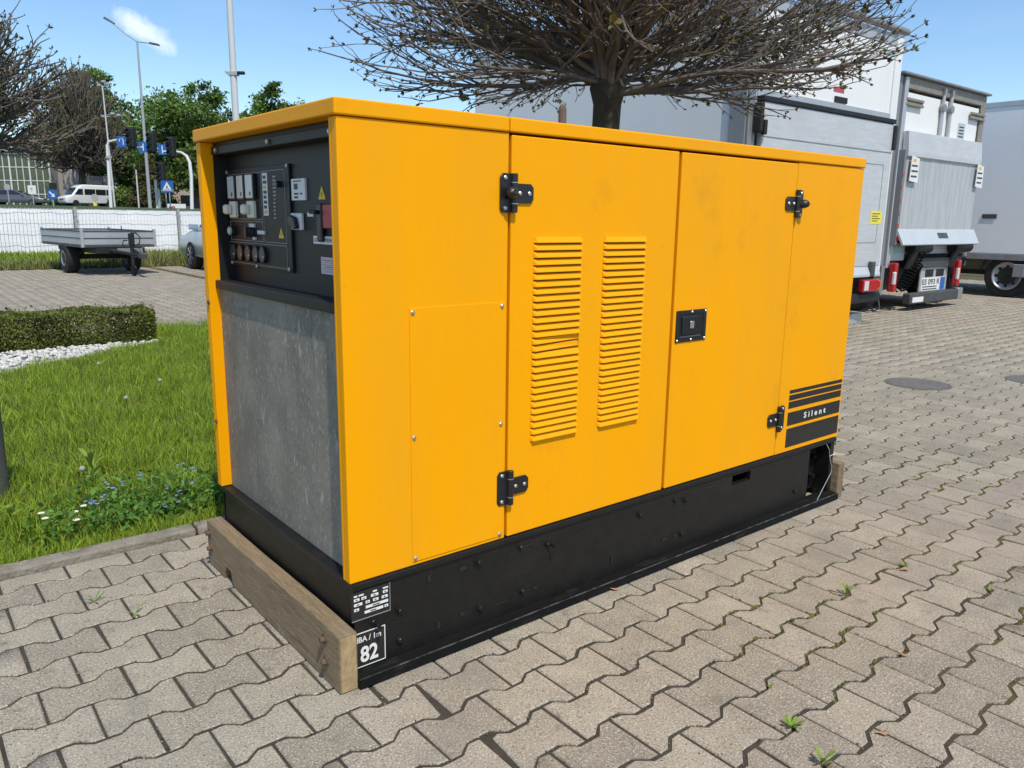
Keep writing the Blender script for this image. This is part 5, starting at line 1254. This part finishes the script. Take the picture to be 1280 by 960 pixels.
# ------------------------------------------------------------ street furniture
def post_thing(name, u, v, d, label, cat, group=None, zb=None):
    p_ = D(u, v, d); return empty(name, (p_.x, p_.y, p_.z if zb is None else zb), math.atan2(dirc.y, dirc.x), label, cat, group)
sl_ = post_thing('street_lamp', 188, 263, 50, 'tall grey street lamp with two arms above the crossing', 'street lamp', zb=1.5)
MB().tube([(0, 0, 0), (0, 0, 4), (0, 0, 10.05)], [.11, .09, .05], 12).build('pole', M_pole, sl_, smooth=True)
for sx, rise in ((-1.35, .95), (.80, -.12)):
    MB().tube([(0, 0, 10.02), (sx*.5, 0, 10.03+rise*.45), (sx, 0, 10.05+rise)], .035, 8).build('arm', M_pole, sl_)
    dx = .55*(1 if sx > 0 else -1); s_ = rise/abs(sx)
    MB().add([(sx-dx*.1, -.12, 10.05+rise-.04), (sx-dx*.1, .12, 10.05+rise-.04), (sx+dx, .14, 10.05+rise+s_*.5-.07), (sx+dx, -.14, 10.05+rise+s_*.5-.07), (sx-dx*.1, -.08, 10.05+rise+.07), (sx-dx*.1, .08, 10.05+rise+.07), (sx+dx*.9, .1, 10.05+rise+s_*.5+.05), (sx+dx*.9, -.1, 10.05+rise+s_*.5+.05)], [(0, 1, 2, 3), (4, 5, 6, 7), (0, 1, 5, 4), (1, 2, 6, 5), (2, 3, 7, 6), (3, 0, 4, 7)]).build('lamp_head', M_chas2, sl_, bevel=.02)
ms = post_thing('mast', 304, 312, 24, 'tall white mast with a small camera bracket behind the generator', 'mast', zb=0)
MB().tube([(0, 0, 0), (0, 0, 5), (0, 0, 9.5)], [.105, .095, .075], 14).build('pole', M_polew, ms, smooth=True)
zc = D(303, 100, 24).z
MB().box(-.14, .14, -.11, .11, zc-.05, zc+.05).box(.1, .22, -.04, .04, zc-.02, zc+.02).build('bracket', M_pole, ms)
MB().cyl((.18, -.14, zc), (.30, .04, zc+.03), .05, n=10).build('camera', M_chas, ms); MB().cyl((-.18, -.12, zc+.03), (-.1, .04, zc+.03), .045, n=10).build('camera', M_polew, ms)
# gantry
ga = post_thing('signal_gantry', 139, 262, 46, 'grey portal pole with long arm carrying traffic lights over the road', 'gantry', zb=1.5)
pR = D(240, 262, 46.0); inv_ = Matrix.Rotation(-ga.rotation_euler.z, 3, 'Z')
def gl(u, v, d=46): return inv_@(D(u, v, d)-ga.location)
a0, a1 = gl(134, 182), gl(146, 175)
MB().tube([(0, 0, -.02), (gl(136, 215).x, gl(136, 215).y, gl(136, 215).z), (a0.x, a0.y, a0.z), tuple(gl(136, 177)), tuple(a1), tuple(gl(165, 184)), tuple(gl(190, 186)), tuple(gl(207, 187))], [.10, .09, .085, .08, .07, .05, .045, .045], 10).build('pole', M_polew, ga, smooth=True)
MB().lathe(tuple(gl(136, 198)), (0, 0, 1), [(0, .18), (.14, .18)], 10).build('clamp', M_pole, ga)
gb_ = post_thing('signal_gantry', 240, 262, 47, 'white curved pole bending left beside the generator corner', 'gantry', zb=1.55)
inv_ = Matrix.Rotation(-gb_.rotation_euler.z, 3, 'Z')
def gl2(u, v, d=47): return inv_@(D(u, v, d)-gb_.location)
MB().tube([(0, 0, -.02), tuple(gl2(239, 220)), tuple(gl2(237, 203)), tuple(gl2(233, 195)), tuple(gl2(227, 191)), tuple(gl2(217, 189))], [.11, .10, .10, .09, .08, .07], 10).build('pole', M_polew, gb_, smooth=True)
def signal(u, v, d, label, mtb=M_sigb):
    e = post_thing('traffic_light', u, v, d, label, 'traffic light', 'traffic lights'); e.location.z -= .55
    MB().box(-.20, .20, -.15, .15, 0, 1.10).build('housing', M_sigb, e, bevel=.05, seg=2)
    MB().box(-.26, .26, .16, .18, -.06, 1.16).build('backboard', M_sigb, e)
    for k, z_ in enumerate((.2, .55, .9)):
        MB().lathe((0, -.15, z_), (0, -1, 0), [(0, .13), (.01, .13), (.02, .05)], 14).build('lens', M_gface, e)
        hb = MB()
        for q in range(7):
            b0 = R(q*180/7); b1 = R((q+1)*180/7); hb.add([(math.cos(b0)*.14, -.155, z_+math.sin(b0)*.14), (math.cos(b1)*.14, -.155, z_+math.sin(b1)*.14), (math.cos(b1)*.14, -.36, z_+math.sin(b1)*.13), (math.cos(b0)*.14, -.36, z_+math.sin(b0)*.13)], [(0, 1, 2, 3)])
        hb.build('visor', M_sigb, e)
    return e
signal(163, 172, 45.6, 'black traffic light nearest the bare tree on the gantry arm'); signal(188.5, 178, 45.6, 'black traffic light in front of the street lamp pole on the gantry arm'); signal(213, 184, 45.6, 'black traffic light at the right end of the gantry arm')
signal(200.5, 215, 48, 'black traffic light low on a post left of the crossing sign')
def arrow(mb, pts, x, z, y=-.022): mb.prism([(x+a, z+b) for a, b in pts], 'y', y-.004, y)
def lanesign(u, v, d, label, kind):
    e = post_thing('lane_sign', u, v, d, label, 'road sign', 'blue lane signs'); h_ = .27
    MB().box(-h_, h_, -.02, .02, -h_*1.1, h_*1.1).build('plate', M_blue, e); mk = MB()
    if kind == 0: mk.tube([(-.1, -.024, .0), (-.1, -.024, .15), (.05, -.024, .17), (.1, -.024, .05), (.1, -.024, -.2)], .03, 4)
    elif kind == 1: mk.box(-.02, .04, -.028, -.022, -.2, .2); mk.box(-.18, -.02, -.028, -.022, -.02, .04)
    else: mk.box(-.05, .01, -.028, -.022, -.22, .22); mk.box(.01, .2, -.028, -.022, -.12, -.05)
    mk.build('arrow', M_white, e); return e
lanesign(152, 177, 45.8, 'blue lane sign with bent arrow left on the gantry arm', 0); lanesign(179, 184, 45.8, 'blue lane sign behind the street lamp pole', 1); lanesign(203.5, 187, 45.8, 'blue lane sign with straight arrow right on the gantry arm', 2)
rs_ = post_thing('round_sign', 65.5, 243, 50, 'round blue keep-right arrow sign beside the sedan', 'road sign'); rs_.rotation_euler.z += 0
MB().lathe((0, -.02, 0), (0, -1, 0), [(0, .31), (.02, .31), (.021, .02)], 28).build('disc', M_blue, rs_)
MB().prism([(-.20, .14), (-.14, .20), (.06, .0), (.13, .07), (.17, -.17), (-.07, -.13), (.0, -.06)], 'y', -.047, -.042).build('arrow', M_white, rs_)
MB().cyl((0, .02, -1.0), (0, .02, .1), .04, n=8).build('post', M_pole, rs_)
MB().box(-.18, .22, .04, .2, .30, .72).build('signal_box', M_sigb, rs_)
for u, v, w_, h_, lab, rd_ in ((40, 237, .26, .26, 'square white sign above the roof of the sedan', False), (9, 234, .2, .27, 'rounded pale sign above the rear of the sedan', True), (118.5, 247, .23, .23, 'round grey sign back in front of the minibus', True)):
    e = post_thing('sign_back', u, v, 50, lab, 'road sign')
    if rd_: MB().lathe((0, 0, 0), (0, -1, 0), [(0, w_), (.02, w_), (.021, .02)], 20).build('disc', M_signb, e)
    else: MB().box(-w_, w_, -.02, 0, -h_, h_).build('plate', M_white, e); MB().box(-.1, .06, -.026, -.021, .03, .1).box(-.03, .0, -.026, -.021, -.14, .03).build('sign_mark', M_line, e)
    MB().cyl((0, .03, -.95), (0, .03, .1), .03, n=8).build('post', M_pole, e)
    if u > 100: MB().box(-.1, .1, -.06, 0, -.52, -.3).build('yellow_cap', M_stky, e)
zs = post_thing('crossing_sign', 209, 233, 48, 'blue pedestrian crossing sign with white triangle on two posts', 'road sign')
MB().box(-.38, .38, -.03, 0, -.36, .34).build('plate', M_blue, zs); MB().prism([(-.27, -.20), (.27, -.20), (0, .27)], 'y', -.036, -.031).build('triangle', M_white, zs)
wk = MB().box(-.02, .02, -.041, -.0365, .03, .08).prism([(-.03, .02), (.03, .02), (.04, -.06), (.1, -.17), (.06, -.17), (.0, -.07), (-.06, -.17), (-.1, -.17), (-.04, -.05)], 'y', -.041, -.0365); wk.build('walking_figure', M_sigb, zs)
MB().box(-.38, .38, -.036, -.031, -.27, -.245).build('white_bar', M_white, zs)
for x in (-.12, .1): MB().cyl((x, .02, -1.4), (x, .02, .2), .035, n=8).build('post', M_pole, zs)
e = post_thing('slim_post', 174, 262, 52, 'slim pale post left of the tall street lamp', 'post', zb=1.5); MB().cyl((0, 0, 0), (0, 0, D(171.5, 213, 52).z-1.5), .05, .045, n=8).build('shaft', M_polew, e); MB().box(-.06, .06, -.06, .06, 2.3, 2.36).build('collar', M_pole, e)
e = post_thing('signal_post', 197, 262, 48, 'white post under the low traffic light', 'post', zb=1.5); MB().cyl((0, 0, 0), (0, 0, D(195.5, 226, 48).z-1.5), .075, n=10).build('shaft', M_polew, e); MB().box(.08, .2, -.08, .08, 0, 1.2).build('control_box', M_pole, e)
cm = post_thing('camera_mast', 144, 262, 60, 'thin white mast with several lamps above the bare tree', 'mast', zb=1.6)
zt_ = D(140, 112, 60).z-1.6; MB().cyl((0, 0, 0), (-.15, 0, zt_), .07, .045, n=8).build('pole', M_polew, cm)
for k, (dx, dz) in enumerate(((-.35, 0), (.3, .1), (.0, .25), (-.3, -2.2), (.45, -2.0), (.9, -2.1))):
    MB().tube([(-.1, 0, zt_+dz-.1), (dx, 0, zt_+dz-.05)], .025, 5).build('bracket', M_pole, cm); MB().box(dx-.12, dx+.12, -.16, .1, zt_+dz-.06, zt_+dz+.10).build('lamp', M_signb, cm, bevel=.02)
bn = post_thing('banner', 220, 258.5, 60, 'low white banner with red lettering at the roadside', 'banner', zb=None)
MB().box(-.7, .75, -.02, .02, -.3, .22).build('sheet', M_white, bn); text('oo', .3, 'lettering', M_red, bn, (-.55, -.024, -.22), (1, 0, 0), (0, 0, 1), width=.5, height=.28, bold=.02)
for x in (-.6, .65): MB().cyl((x, .04, -.6), (x, .04, .2), .03, n=6).build('stake', M_pole, bn)
